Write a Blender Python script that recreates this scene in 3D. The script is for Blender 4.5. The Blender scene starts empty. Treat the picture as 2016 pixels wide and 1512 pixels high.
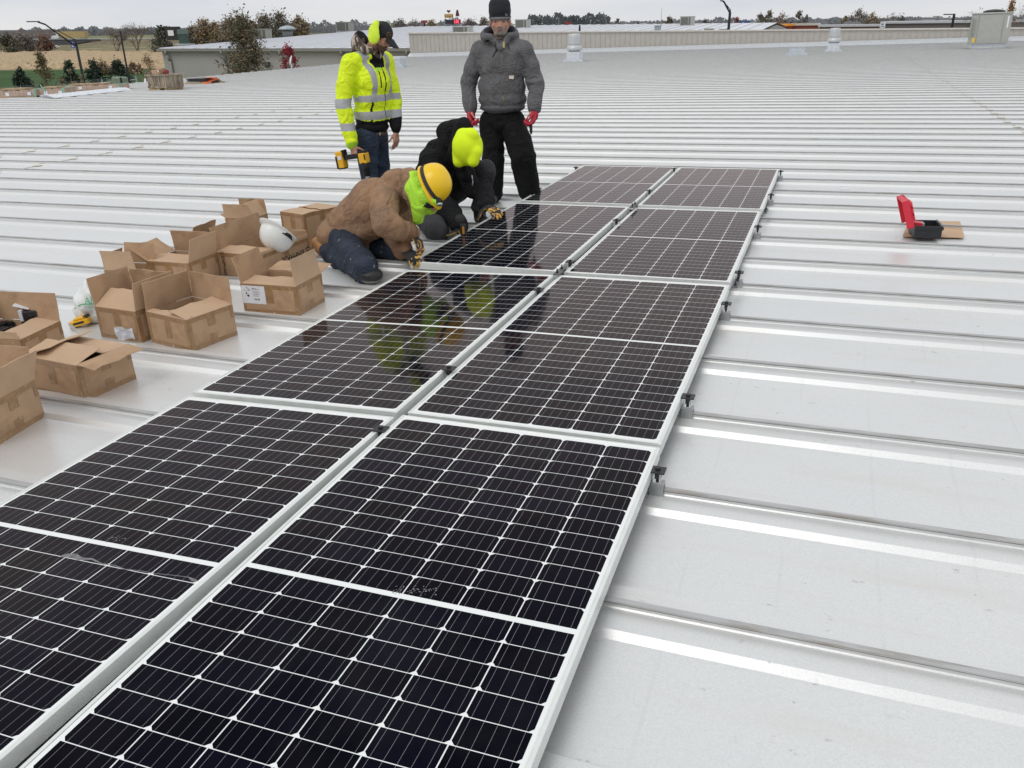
import bpy, bmesh, math, random
import numpy as np
from mathutils import Vector, Matrix, Quaternion, noise
random.seed(7)
R_ = math.radians
# ------------------------------------------------------------------ camera, sky, sun, exposure
sc = bpy.context.scene
CP = Vector((1.44345, -2.53399, 1.36689))                  # camera in the roof's own frame (z = roof normal, x = along the ribs)
EUL = (1.166334, 0.034045, 0.351840)                     # rx, ry, rz
def _rot(a, b, c):
    return Matrix.Rotation(c, 3, 'Z') @ Matrix.Rotation(b, 3, 'Y') @ Matrix.Rotation(a, 3, 'X')
RC = _rot(*EUL)
F = 1629.86
UP = Vector((0.0239, 0.0020, 0.9997)).normalized()    # true vertical seen from the sloping roof
Q = UP.rotation_difference(Vector((0, 0, 1))).to_matrix()
T = Q.to_4x4()
CW = Q @ CP
RW = Q @ RC
cam_d = bpy.data.cameras.new('camera'); cam = bpy.data.objects.new('camera', cam_d)
sc.collection.objects.link(cam); sc.camera = cam
cam.matrix_world = Matrix.Translation(CW) @ RW.to_4x4()
cam_d.sensor_width = 36; cam_d.lens = F / 2016 * 36; cam_d.clip_start = .05; cam_d.clip_end = 12000
sc.view_settings.view_transform = 'Standard'; sc.view_settings.look = 'None'
sc.view_settings.exposure = 0.0; sc.view_settings.gamma = 1
SUN_EL, SUN_AZ = 52, 205
world = bpy.data.worlds.new('World'); sc.world = world; world.use_nodes = True
def build_world():
    nt = world.node_tree; N = nt.nodes; L = nt.links
    for n in list(N): N.remove(n)
    out = N.new('ShaderNodeOutputWorld'); bg = N.new('ShaderNodeBackground'); bg2 = N.new('ShaderNodeBackground')
    sky = N.new('ShaderNodeTexSky'); sky.sky_type = 'NISHITA'; sky.sun_disc = False
    sky.sun_elevation = R_(SUN_EL); sky.sun_rotation = R_(SUN_AZ); sky.air_density = 1.2; sky.dust_density = 4
    bg.inputs[1].default_value = .06; L.new(sky.outputs[0], bg.inputs[0])
    tc = N.new('ShaderNodeTexCoord'); sep = N.new('ShaderNodeSeparateXYZ'); L.new(tc.outputs['Generated'], sep.inputs[0])
    mp = N.new('ShaderNodeMapping'); mp.inputs['Scale'].default_value = (1.2, 1.2, 9); L.new(tc.outputs['Generated'], mp.inputs[0])
    nz = N.new('ShaderNodeTexNoise'); nz.inputs['Scale'].default_value = 2.2; nz.inputs['Detail'].default_value = 6; nz.inputs['Roughness'].default_value = .55
    L.new(mp.outputs[0], nz.inputs[0])
    ramp = N.new('ShaderNodeValToRGB'); L.new(nz.outputs[0], ramp.inputs[0])
    ramp.color_ramp.elements[0].position = .34; ramp.color_ramp.elements[0].color = (.66, .70, .765, 1)
    ramp.color_ramp.elements[1].position = .66; ramp.color_ramp.elements[1].color = (.80, .815, .835, 1)
    hr = N.new('ShaderNodeValToRGB'); L.new(sep.outputs[2], hr.inputs[0])
    e = hr.color_ramp.elements; e[0].position = 0; e[0].color = (1.02, 1.0, .97, 1); e[1].position = 1; e[1].color = (1.20, 1.19, 1.17, 1)
    a = hr.color_ramp.elements.new(.045); a.color = (.98, .98, 1.0, 1)
    b = hr.color_ramp.elements.new(.35); b.color = (1.03, 1.01, .99, 1)
    mul = N.new('ShaderNodeMix'); mul.data_type = 'RGBA'; mul.blend_type = 'MULTIPLY'; mul.inputs[0].default_value = 1
    L.new(ramp.outputs[0], mul.inputs[6]); L.new(hr.outputs[0], mul.inputs[7])
    L.new(mul.outputs[2], bg2.inputs[0]); bg2.inputs[1].default_value = 1.02
    mx = N.new('ShaderNodeMixShader'); mx.inputs[0].default_value = .95
    L.new(bg.outputs[0], mx.inputs[1]); L.new(bg2.outputs[0], mx.inputs[2]); L.new(mx.outputs[0], out.inputs[0])
build_world()
sl = bpy.data.lights.new('sun', 'SUN'); sl.energy = .75; sl.angle = R_(28); sl.color = (1, .97, .92)
so = bpy.data.objects.new('sun', sl); sc.collection.objects.link(so)
_az = R_(SUN_AZ)
so.rotation_euler = Vector((math.sin(_az) * math.cos(R_(SUN_EL)), math.cos(_az) * math.cos(R_(SUN_EL)), math.sin(R_(SUN_EL)))).to_track_quat('Z', 'Y').to_euler()

# ------------------------------------------------------------------ measuring helpers
def rayr(u, v):
    return RC @ Vector(((u - 1008) / F, -(v - 756) / F, -1))
def rz(u, v, z):                                        # point of the roof frame at height z
    d = rayr(u, v); return CP + d * ((z - CP.z) / d.z)
def ry(u, v, y):                                        # point of the roof frame at depth y
    d = rayr(u, v); return CP + d * ((y - CP.y) / d.y)
def wd(u, v, D):                                        # world point at horizontal distance D
    d = RW @ Vector(((u - 1008) / F, -(v - 756) / F, -1)); return CW + d * (D / math.hypot(d.x, d.y))
GZ = CW.z - 7.4                                         # level of the fields below the roof
def wg(u, v, z=None):
    d = RW @ Vector(((u - 1008) / F, -(v - 756) / F, -1)); z = GZ if z is None else z
    return CW + d * ((z - CW.z) / d.z)
def V(*a): return Vector(a)
# ------------------------------------------------------------------ scene helpers
COL = sc.collection
def tag(o, label=None, cat=None, group=None, kind=None):
    if label: o['label'] = label
    if cat: o['category'] = cat
    if group: o['group'] = group
    if kind: o['kind'] = kind
    return o
def empty(name, m, label, cat, group=None):
    o = bpy.data.objects.new(name, None); COL.objects.link(o); o.empty_display_size = .2
    o.matrix_world = m; WM[o.name] = m.copy()
    return tag(o, label, cat, group)
WM = {}
def frame(loc, x=None, yaw=None, roof=True):
    m = Matrix.Translation(loc)
    if yaw is not None: m = m @ Matrix.Rotation(yaw, 4, 'Z')
    return T @ m if roof else m
class MB:
    """collects faces in the space of matrix m, builds ONE mesh object"""
    def __init__(s, m=None):
        s.v = []; s.f = []; s.mi = []; s.m = m or Matrix(); s.k = 0; s.sm = []
    def add(s, vs, fs, smooth=False):
        b = len(s.v); s.v += [Vector(x) for x in vs]
        for f in fs: s.f.append([b + i for i in f]); s.mi.append(s.k); s.sm.append(smooth)
        return s
    def box(s, c, d, r=None):
        x, y, z = d[0] / 2, d[1] / 2, d[2] / 2
        vs = [Vector(q) for q in ((-x, -y, -z), (x, -y, -z), (x, y, -z), (-x, y, -z), (-x, -y, z), (x, -y, z), (x, y, z), (-x, y, z))]
        if r is not None:
            if isinstance(r, (int, float)): r = Matrix.Rotation(r, 3, 'Z')
            vs = [r @ q for q in vs]
        c = Vector(c)
        return s.add([q + c for q in vs], [(0, 3, 2, 1), (4, 5, 6, 7), (0, 1, 5, 4), (1, 2, 6, 5), (2, 3, 7, 6), (3, 0, 4, 7)])
    def b2(s, lo, hi):
        return s.box([(a + b) / 2 for a, b in zip(lo, hi)], [abs(b - a) for a, b in zip(lo, hi)])
    def prism(s, pts, ext):
        n = len(pts); ext = Vector(ext); pts = [Vector(p) for p in pts]
        fs = [tuple(range(n))[::-1], tuple(range(n, 2 * n))] + [(i, (i + 1) % n, n + (i + 1) % n, n + i) for i in range(n)]
        return s.add(pts + [p + ext for p in pts], fs)
    def tube(s, a, b, r0, r1=None, n=10, caps=True, smooth=True):
        a = Vector(a); b = Vector(b); r1 = r0 if r1 is None else r1
        d = (b - a)
        if d.length < 1e-7: return s
        d.normalize(); x = d.orthogonal().normalized(); y = d.cross(x)
        vs = []
        for p, r in ((a, r0), (b, r1)):
            for i in range(n):
                t = 2 * math.pi * i / n; vs.append(p + (x * math.cos(t) + y * math.sin(t)) * r)
        fs = [(i, (i + 1) % n, n + (i + 1) % n, n + i) for i in range(n)]
        s.add(vs, fs, smooth)
        if caps: s.add(vs, [tuple(range(n))[::-1], tuple(range(n, 2 * n))])
        return s
    def path(s, pts, r, n=6):
        for a, b in zip(pts, pts[1:]): s.tube(a, b, r, r, n)
        return s
    def lathe(s, c, prof, n=24, ax=None, smooth=True):
        c = Vector(c); m = Matrix.Identity(3) if ax is None else Vector((0, 0, 1)).rotation_difference(Vector(ax)).to_matrix()
        vs = []; fs = []
        for (r, z) in prof:
            for i in range(n):
                t = 2 * math.pi * i / n; vs.append(c + m @ Vector((r * math.cos(t), r * math.sin(t), z)))
        for j in range(len(prof) - 1):
            for i in range(n): fs.append((j * n + i, j * n + (i + 1) % n, (j + 1) * n + (i + 1) % n, (j + 1) * n + i))
        s.add(vs, fs, smooth)
        s.add(vs[:n], [tuple(range(n))[::-1]]); s.add(vs[-n:], [tuple(range(n))])
        return s
    def ell(s, c, rad, m=None, n=16, k=10):
        c = Vector(c); vs = []; fs = []
        for j in range(k + 1):
            ph = math.pi * j / k
            for i in range(n):
                t = 2 * math.pi * i / n
                q = Vector((rad[0] * math.sin(ph) * math.cos(t), rad[1] * math.sin(ph) * math.sin(t), rad[2] * math.cos(ph)))
                vs.append(c + (m @ q if m is not None else q))
        for j in range(k):
            for i in range(n): fs.append((j * n + i, (j + 1) * n + i, (j + 1) * n + (i + 1) % n, j * n + (i + 1) % n))
        return s.add(vs, fs, True)
    def quad(s, *p): return s.add(p, [tuple(range(len(p)))])
    def build(s, name, mats, parent=None, m=None, bevel=0, seg=2):
        """m: matrix of the object's own space; the collected points are in that space"""
        me = bpy.data.meshes.new(name)
        me.from_pydata([tuple(v) for v in s.v], [], s.f)
        if not isinstance(mats, (list, tuple)): mats = [mats]
        for q in mats: me.materials.append(q)
        me.polygons.foreach_set('material_index', s.mi); me.polygons.foreach_set('use_smooth', s.sm)
        bm = bmesh.new(); bm.from_mesh(me)
        bmesh.ops.remove_doubles(bm, verts=bm.verts, dist=1e-6)
        bmesh.ops.recalc_face_normals(bm, faces=bm.faces); bm.to_mesh(me); bm.free()
        o = bpy.data.objects.new(name, me); COL.objects.link(o)
        mw = m if m is not None else (WM[parent.name] if parent else Matrix())
        o.matrix_world = mw
        if parent:
            o.parent = parent; o.matrix_parent_inverse = Matrix(); o.matrix_basis = WM[parent.name].inverted() @ mw
        WM[o.name] = mw.copy()
        if bevel:
            b = o.modifiers.new('bevel', 'BEVEL'); b.width = bevel; b.segments = seg; b.limit_method = 'ANGLE'; b.angle_limit = R_(40)
        return o
def copy_tree(o, m=None, parent=None):
    c = o.copy(); COL.objects.link(c)
    if parent is not None: c.parent = parent
    if m is not None: c.matrix_world = m; WM[c.name] = m.copy()
    else: WM[c.name] = WM.get(o.name, Matrix()).copy()
    for ch in list(o.children): copy_tree(ch, None, c)
    return c
def text_mesh(txt, size, ext=.0006):
    cu = bpy.data.curves.new('t', 'FONT'); cu.body = txt; cu.size = size; cu.extrude = ext; cu.align_x = 'CENTER'; cu.align_y = 'CENTER'; cu.resolution_u = 3
    o = bpy.data.objects.new('t', cu); COL.objects.link(o); bpy.context.view_layer.update()
    me = bpy.data.meshes.new_from_object(o.evaluated_get(bpy.context.evaluated_depsgraph_get()))
    vs = [v.co.copy() for v in me.vertices]; fs = [tuple(p.vertices) for p in me.polygons]
    bpy.data.objects.remove(o); bpy.data.curves.remove(cu); bpy.data.meshes.remove(me)
    return vs, fs
def add_text(mb, txt, size, M, ext=.0006):
    vs, fs = text_mesh(txt, size, ext); mb.add([M @ v for v in vs], fs)
# ------------------------------------------------------------------ materials
MATS = {}
def mat(name, col, rough=.6, metal=0.0, var=.12, scale=12, bump=0.0, bscale=None, stain=None, spec=.5, emit=None, coords='Object', sheen=0, detail=4, stretch=None, trans=0, wr=0):
    if name in MATS: return MATS[name]
    m = bpy.data.materials.new(name); m.use_nodes = True; nt = m.node_tree; N = nt.nodes; L = nt.links
    p = N['Principled BSDF']; p.inputs['Roughness'].default_value = rough; p.inputs['Metallic'].default_value = metal
    p.inputs['Specular IOR Level'].default_value = spec
    if sheen: p.inputs['Sheen Weight'].default_value = sheen
    if trans: p.inputs['Transmission Weight'].default_value = trans
    tc = N.new('ShaderNodeTexCoord'); src = tc.outputs[coords]
    if stretch:
        mp = N.new('ShaderNodeMapping'); mp.inputs['Scale'].default_value = stretch; L.new(src, mp.inputs[0]); src = mp.outputs[0]
    nz = N.new('ShaderNodeTexNoise'); nz.inputs['Scale'].default_value = scale; nz.inputs['Detail'].default_value = detail; L.new(src, nz.inputs[0])
    mr = N.new('ShaderNodeMapRange'); mr.inputs[1].default_value = .3; mr.inputs[2].default_value = .7
    mr.inputs[3].default_value = 1 - var; mr.inputs[4].default_value = 1 + var; L.new(nz.outputs[0], mr.inputs[0])
    mu = N.new('ShaderNodeMix'); mu.data_type = 'RGBA'; mu.blend_type = 'MULTIPLY'; mu.inputs[0].default_value = 1
    mu.inputs[6].default_value = (*col, 1); L.new(mr.outputs[0], mu.inputs[7]); last = mu.outputs[2]
    if stain:
        scol, sscale, lo, hi = stain
        n2 = N.new('ShaderNodeTexNoise'); n2.inputs['Scale'].default_value = sscale; n2.inputs['Detail'].default_value = 6; n2.inputs['Roughness'].default_value = .6; L.new(src, n2.inputs[0])
        r2 = N.new('ShaderNodeMapRange'); r2.inputs[1].default_value = lo; r2.inputs[2].default_value = hi; L.new(n2.outputs[0], r2.inputs[0])
        m2 = N.new('ShaderNodeMix'); m2.data_type = 'RGBA'; L.new(r2.outputs[0], m2.inputs[0]); L.new(last, m2.inputs[6]); m2.inputs[7].default_value = (*scol, 1); last = m2.outputs[2]
    L.new(last, p.inputs['Base Color'])
    if bump:
        bz = N.new('ShaderNodeTexNoise'); bz.inputs['Scale'].default_value = bscale or scale * 3; bz.inputs['Detail'].default_value = 5; L.new(src, bz.inputs[0])
        bp = N.new('ShaderNodeBump'); bp.inputs['Strength'].default_value = min(1, bump); bp.inputs['Distance'].default_value = .01; L.new(bz.outputs[0], bp.inputs['Height']); L.new(bp.outputs[0], p.inputs['Normal'])
    if wr:
        wz = N.new('ShaderNodeTexNoise'); wz.inputs['Scale'].default_value = wr; wz.inputs['Detail'].default_value = 3; wz.inputs['Distortion'].default_value = .9; L.new(src, wz.inputs[0])
        X_ = NX(nt); rd = X_('POWER', X_('ABSOLUTE', X_('SUBTRACT', X_('MULTIPLY', wz.outputs[0], 2.0), 1.0)), .6)
        wb = N.new('ShaderNodeBump'); wb.inputs['Strength'].default_value = .6; wb.inputs['Distance'].default_value = .028; L.new(rd, wb.inputs['Height'])
        if bump: L.new(bp.outputs[0], wb.inputs['Normal'])
        L.new(wb.outputs[0], p.inputs['Normal'])
    if emit: p.inputs['Emission Color'].default_value = (*emit[:3], 1); p.inputs['Emission Strength'].default_value = emit[3]
    MATS[name] = m; return m
class NX:
    """tiny expression helper for node maths"""
    def __init__(s, nt): s.nt = nt
    def __call__(s, op, a, b=None, c=None):
        n = s.nt.nodes.new('ShaderNodeMath'); n.operation = op
        for i, x in enumerate((a, b, c)):
            if x is None: continue
            if isinstance(x, (int, float)): n.inputs[i].default_value = x
            else: s.nt.links.new(x, n.inputs[i])
        return n.outputs[0]
PW, PL = 1.0, 2.0218
def cells_material():
    m = bpy.data.materials.new('solar_cells'); m.use_nodes = True; nt = m.node_tree; N = nt.nodes; L = nt.links; X = NX(nt)
    for n in list(N): N.remove(n)
    out = N.new('ShaderNodeOutputMaterial')
    tc = N.new('ShaderNodeTexCoord'); sp = N.new('ShaderNodeSeparateXYZ'); L.new(tc.outputs['Object'], sp.inputs[0]); x, y = sp.outputs[0], sp.outputs[1]
    mx, px, bar, py = .0225, (PW - .045) / 6, .017, (PL / 2 - .030 - .0085) / 12
    gx, gy = .0032, .0024
    u = X('DIVIDE', X('ADD', x, PW / 2 - mx), px); fx = X('MULTIPLY', X('FRACT', u), px)
    ay = X('SUBTRACT', X('ABSOLUTE', y), bar / 2); w = X('DIVIDE', ay, py); fy = X('MULTIPLY', X('FRACT', w), py)
    inx = X('MULTIPLY', X('GREATER_THAN', u, 0), X('LESS_THAN', u, 6)); iny = X('MULTIPLY', X('GREATER_THAN', w, 0), X('LESS_THAN', w, 12))
    dx = X('MINIMUM', fx, X('SUBTRACT', px, fx)); dy = X('MINIMUM', fy, X('SUBTRACT', py, fy)); dyo = X('SUBTRACT', py, fy)
    c = X('MULTIPLY', X('GREATER_THAN', dx, gx / 2), X('GREATER_THAN', dy, gy / 2))
    c = X('MULTIPLY', c, X('GREATER_THAN', X('ADD', dx, dyo), .0125)); c = X('MULTIPLY', c, X('MULTIPLY', inx, iny))
    bb = X('ABSOLUTE', X('SUBTRACT', X('FRACT', X('MULTIPLY', X('DIVIDE', X('SUBTRACT', fx, gx / 2), px - gx), 5)), .5))
    bus = X('LESS_THAN', bb, (.00045) / ((px - gx) / 5))
    cid = N.new('ShaderNodeCombineXYZ'); L.new(X('FLOOR', u), cid.inputs[0]); L.new(X('ADD', X('FLOOR', w), X('MULTIPLY', X('SIGN', y), 20)), cid.inputs[1])
    wn = N.new('ShaderNodeTexWhiteNoise'); L.new(cid.outputs[0], wn.inputs[0])
    def mix(f, a, b):
        k = N.new('ShaderNodeMix'); k.data_type = 'RGBA'; L.new(f, k.inputs[0])
        for i, q in ((6, a), (7, b)):
            if isinstance(q, tuple): k.inputs[i].default_value = (*q, 1)
            else: L.new(q, k.inputs[i])
        return k.outputs[2]
    cell = mix(wn.outputs[0], (.0020, .0022, .0055), (.0035, .0040, .0110))
    cell = mix(bus, cell, (.24, .24, .245))
    base = mix(c, (.86, .88, .86), cell)
    # dried water marks and dust
    nz = N.new('ShaderNodeTexNoise'); nz.inputs['Scale'].default_value = 1.6; nz.inputs['Detail'].default_value = 8; nz.inputs['Roughness'].default_value = .62; L.new(tc.outputs['Object'], nz.inputs[0])
    dr = N.new('ShaderNodeMapRange'); dr.inputs[1].default_value = .5; dr.inputs[2].default_value = .85; dr.inputs[4].default_value = .05; L.new(nz.outputs[0], dr.inputs[0])
    base = mix(dr.outputs[0], base, (.3, .29, .28))
    df = N.new('ShaderNodeBsdfDiffuse'); L.new(base, df.inputs[0])
    gl = N.new('ShaderNodeBsdfGlossy'); gl.inputs[0].default_value = (1.0, .855, .80, 1)
    rr = N.new('ShaderNodeMapRange'); rr.inputs[3].default_value = .05; rr.inputs[4].default_value = .09; L.new(nz.outputs[0], rr.inputs[0]); L.new(rr.outputs[0], gl.inputs[1])
    gm = N.new('ShaderNodeNewGeometry'); dt = N.new('ShaderNodeVectorMath'); dt.operation = 'DOT_PRODUCT'; L.new(gm.outputs['Normal'], dt.inputs[0]); L.new(gm.outputs['Incoming'], dt.inputs[1])
    frs = X('ADD', X('MULTIPLY', X('POWER', X('SUBTRACT', 1.0, X('ABSOLUTE', dt.outputs['Value'])), 4.9), .76), .0012)   # anti-reflective glass
    ms = N.new('ShaderNodeMixShader'); L.new(frs, ms.inputs[0]); L.new(df.outputs[0], ms.inputs[1]); L.new(gl.outputs[0], ms.inputs[2]); L.new(ms.outputs[0], out.inputs[0])
    return m
def roof_material():
    m = bpy.data.materials.new('roof_metal'); m.use_nodes = True; nt = m.node_tree; N = nt.nodes; L = nt.links; X = NX(nt)
    p = N['Principled BSDF']; tc = N.new('ShaderNodeTexCoord'); co = tc.outputs['Object']
    def nz(scale, detail=4, st=None, rough=.5):
        s = co
        if st: mp = N.new('ShaderNodeMapping'); mp.inputs['Scale'].default_value = st; L.new(co, mp.inputs[0]); s = mp.outputs[0]
        n = N.new('ShaderNodeTexNoise'); n.inputs['Scale'].default_value = scale; n.inputs['Detail'].default_value = detail; n.inputs['Roughness'].default_value = rough; L.new(s, n.inputs[0]); return n.outputs[0]
    def rng(s, a, b, c, d):
        r = N.new('ShaderNodeMapRange'); L.new(s, r.inputs[0])
        for i, q in enumerate((a, b, c, d)): r.inputs[i + 1].default_value = q
        return r.outputs[0]
    def mix(f, a, b):
        k = N.new('ShaderNodeMix'); k.data_type = 'RGBA'
        if isinstance(f, float): k.inputs[0].default_value = f
        else: L.new(f, k.inputs[0])
        for i, q in ((6, a), (7, b)):
            if isinstance(q, tuple): k.inputs[i].default_value = (*q, 1)
            else: L.new(q, k.inputs[i])
        return k.outputs[2]
    big = nz(.7, 3); spang = nz(190, 2, (1, 1, 1), .6); streak = nz(2.2, 5, (.55, 3.2, 1), .6)
    sp = N.new('ShaderNodeSeparateXYZ'); L.new(co, sp.inputs[0]); fx = X('FRACT', X('MULTIPLY', sp.outputs[0], 1 / .262)); 
    line = X('LESS_THAN', X('ABSOLUTE', X('SUBTRACT', fx, .5)), .018)
    line = X('MULTIPLY', line, rng(nz(3.1, 3), .45, .62, 0, 1))
    c = mix(rng(big, .3, .7, 0, 1), (.78, .785, .775), (.83, .83, .815))
    c = mix(rng(spang, .3, .7, 0, .6), c, (.66, .67, .67))
    c = mix(rng(streak, .52, .76, 0, .5), c, (.70, .67, .60))
    c = mix(X('MULTIPLY', line, .13), c, (.55, .55, .55))
    # scuffs and footprints
    sc1 = nz(16, 8, (1, 1.7, 1), .72); scuff = X('MULTIPLY', rng(sc1, .635, .70, 0, .8), rng(nz(1.7, 3), .42, .58, 0, 1))
    c = mix(scuff, c, (.36, .33, .29))
    L.new(c, p.inputs['Base Color'])
    p.inputs['Metallic'].default_value = .42
    L.new(rng(X('ADD', X('MULTIPLY', spang, .5), X('MULTIPLY', streak, .5)), .3, .7, .30, .43), p.inputs['Roughness'])
    bp = N.new('ShaderNodeBump'); bp.inputs['Strength'].default_value = .45; bp.inputs['Distance'].default_value = .014
    L.new(X('ADD', X('MULTIPLY', nz(2.0, 2, (.7, 2, 1)), 1.0), X('MULTIPLY', line, .05)), bp.inputs['Height']); L.new(bp.outputs[0], p.inputs['Normal'])
    return m
M_cells = cells_material(); M_roof = roof_material()
M_alu = mat('panel_frame_aluminium', (.78, .80, .77), .38, .25, .05, 20)
M_mill = mat('mill_aluminium', (.42, .43, .43), .38, .7, .1, 60, .1)
M_blk = mat('black_anodised', (.035, .034, .036), .42, .3, .15, 40)
M_seam = mat('seam_metal', (.50, .50, .495), .42, .45, .14, 6, stain=((.34, .30, .25), 5, .52, .68), stretch=(.8, 6, 6))
M_card = mat('cardboard', (.46, .30, .180), .85, 0, .09, 9, .10, 120, stain=((.33, .20, .115), 7, .52, .72))
M_cardin = mat('cardboard_inside', (.54, .37, .235), .85, 0, .06, 9, .06, 120)
M_tape = mat('packing_tape', (.33, .195, .095), .22, 0, .16, 30, .35, 40, stain=((.62, .50, .40), 26, .62, .70))  # the pale noise streaks are glints painted into the tape colour
M_label = mat('label_paper', (.76, .77, .82), .6, 0, .03)
M_ink = mat('black_ink', (.02, .02, .02), .6, 0, 0)
# ------------------------------------------------------------------ the roof we stand on
SP, Y0 = .6221, -.7353                                  # seam spacing and the first seam
ZT, ZF, ZPAN = -.060, -.083, -.102                      # seam top, seam foot, flat pan
XE, XR, YN, YF = -25.0, 46.0, -7.0, 50.0
roofT = T
house = empty('metal_roof_building', T.copy(), 'large building under a pale ribbed standing seam metal roof the crew works on', 'building')
def build_roof():
    prof = [(YN, ZPAN)]
    k0 = math.ceil((YN - Y0) / SP)
    k = k0
    while Y0 + k * SP < YF - .3:
        y = Y0 + k * SP
        prof += [(y - .112, ZPAN), (y - .094, ZF), (y - .010, ZF), (y - .005, ZF + .005), ('s', y), (y + .012, ZF), (y + .094, ZF), (y + .112, ZPAN)]
        k += 1
    prof.append((YF, ZPAN))
    mb = MB(); sm = MB()
    pts = []
    segs = []
    last = None
    for q in prof:
        if q[0] == 's':
            y = q[1]
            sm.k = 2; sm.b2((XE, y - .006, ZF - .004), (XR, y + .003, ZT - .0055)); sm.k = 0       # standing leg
            sm.b2((XE, y - .0105, ZT - .0055), (XR, y + .010, ZT)); sm.k = 1; sm.b2((XE, y - .0085, ZT - .0085), (XR, y - .0061, ZT - .0056)); sm.k = 0              # folded top, the shade under it painted in as a dark strip
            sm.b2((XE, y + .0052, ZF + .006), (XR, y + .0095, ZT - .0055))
            continue
        if last is not None: segs.append((last, q))
        last = q
    for (a, b) in segs:
        n = 1
        mb.quad((XE, a[0], a[1]), (XR, a[0], a[1]), (XR, b[0], b[1]), (XE, b[0], b[1]))
    mb.build('roof', M_roof, house)
    sm.build('standing_seams', [M_seam, mat('seam_painted_shade', (.09, .09, .09), .8), mat('seam_leg', (.66, .66, .655), .42, .5, .08, 12)], house)
    # end laps with their sealant, across every pan
    lap = MB(); lap.k = 0
    for xl, st in ((2.0, 0),):
        pass
    xs = [rz(1996, 248, ZPAN).x, rz(1830, 122, ZPAN).x + 9.5, rz(24, 336, ZPAN).x, rz(85, 295, ZPAN).x]
    for j, xl in enumerate(xs):
        k = k0
        while Y0 + k * SP < YF - 1:
            y = Y0 + k * SP
            if y > 3:
                d = random.uniform(-.02, .02)
                lap.k = 0
                lap.b2((xl - .012 + d, y + .115, ZPAN + .0005), (xl + .012 + d, y + SP - .115, ZPAN + .003))
                lap.k = 1
                yy = y + SP - .125
                lap.b2((xl - .05 + d, yy - .07 * random.random() - .03, ZPAN + .0035), (xl + .05 + d, yy, ZPAN + .006))
                lap.b2((xl - .05 + d, yy + .035, ZF + .0005), (xl - .02 + d, yy + .085, ZF + .004))
            k += 1
    lap.build('end_laps', [mat('lap_edge', (.34, .32, .29), .6, .2, .2, 8), mat('lap_sealant', (.50, .42, .31), .8, 0, .3, 30)], house)
    # eave: fascia, gutter and outer wall
    mb = MB()
    mb.b2((XE - .16, YN, ZPAN - .16), (XE - .02, YF, ZPAN - .012))
    mb.build('gutter', mat('gutter_white', (.72, .73, .74), .45, .1), house)
    mb = MB(); mb.b2((XE + .02, YN, -5.4), (XR, YF, ZPAN - .25)); mb.build('wall', mat('wall_tan', (.42, .39, .35), .6), house)
    # the raised parapet wall at the far end: level top, base follows the roof slope
    ztop = CW.z - .545
    pw = MB(); cap = MB(); fl = MB()
    Qi = Q.inverted()
    def zr(x): # roof-frame z of the level top above x
        w = Q @ Vector((x, YF, 0)); return (ztop - w.z) / (Q @ Vector((0, 0, 1))).z
    x = XE - .0; st = .305
    while x < XR:
        a, b = zr(x), zr(x + st)
        y = YF
        P = [(x, y), (x + st - .052, y), (x + st - .042, y - .032), (x + st - .012, y - .032), (x + st, y)]
        for (q, r) in zip(P, P[1:]):
            pw.quad((q[0], q[1], ZPAN), (r[0], r[1], ZPAN), (r[0], r[1], a), (q[0], q[1], a))
        x += st
    pw.b2((XE, YF + .02, ZPAN - 3), (XR, YF + .3, zr(XR) - .02 if zr(XR) < zr(XE) else zr(XE) - .02))
    pw.build('parapet_wall', mat('parapet_tan', (.47, .44, .40), .55, .05, .05, 3), house)
    cap.prism([(XE - .06, YF - .09, zr(XE - .06)), (XR, YF - .09, zr(XR)), (XR, YF - .09, zr(XR) + .07), (XE - .06, YF - .09, zr(XE) + .07)], (0, .6, 0))
    cap.build('parapet_cap', mat('cap_trim', (.60, .57, .52), .5), house)
    fl.prism([(XE, YF - .035, ZPAN + .02), (XE, YF - .035, ZPAN + .28), (XE, YF - .1, ZPAN + .26), (XE, YF - .42, ZPAN + .10), (XE, YF - .42, ZPAN + .04)], (XR - XE, 0, 0))
    fl.build('base_flashing', mat('flashing_white', (.66, .69, .72), .4, .3), house)
build_roof()
# ------------------------------------------------------------------ solar panels
POFF = [[0.0085, -0.0, -0.0096, 0.0110, 0.0370], [0.0062, -0.0355, -0.0063, 0.0043, 0.0343], [-0.0137, -0.0078, -0.0022, -0.0077, 0.0], [-0.0025, 0.003, -0.0015, -0.0072, 0.002], [0.0115, 0.0272, 0.01, 0.0114, -0.0006], [-0.0018, -0.0112, -0.0014, -0.0023, 0.0069], [-0.0078, 0.0199, -0.0011, -0.0176, 0.0047], [-0.0019, 0.0046, -0.0006, -0.0106, 0.0012]]
GX, GY = .0374, .0878
FH = .044
def panel_mesh():
    f = MB()
    t = .011
    hw, hl = PW / 2, PL / 2
    for (lo, hi) in (((-hw, -hl, -FH), (-hw + t, hl, 0)), ((hw - t, -hl, -FH), (hw, hl, 0)), ((-hw + t, -hl, -FH), (hw - t, -hl + t, 0)), ((-hw + t, hl - t, -FH), (hw - t, hl, 0))):
        f.b2(lo, hi)
    g = MB(); g.b2((-hw + t, -hl + t, -.006), (hw - t, hl - t, -.0018))
    s = MB(); s.b2((-.12, hl - .30, -.028), (.12, hl - .14, -.0065))
    return f, g, s
protoP = None
SIDE = {0: 'left', 1: 'right'}
WHERE = ['nearest the camera, cut off by the bottom edge', 'second from the camera', 'third from the camera', 'farthest from the camera']
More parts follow.
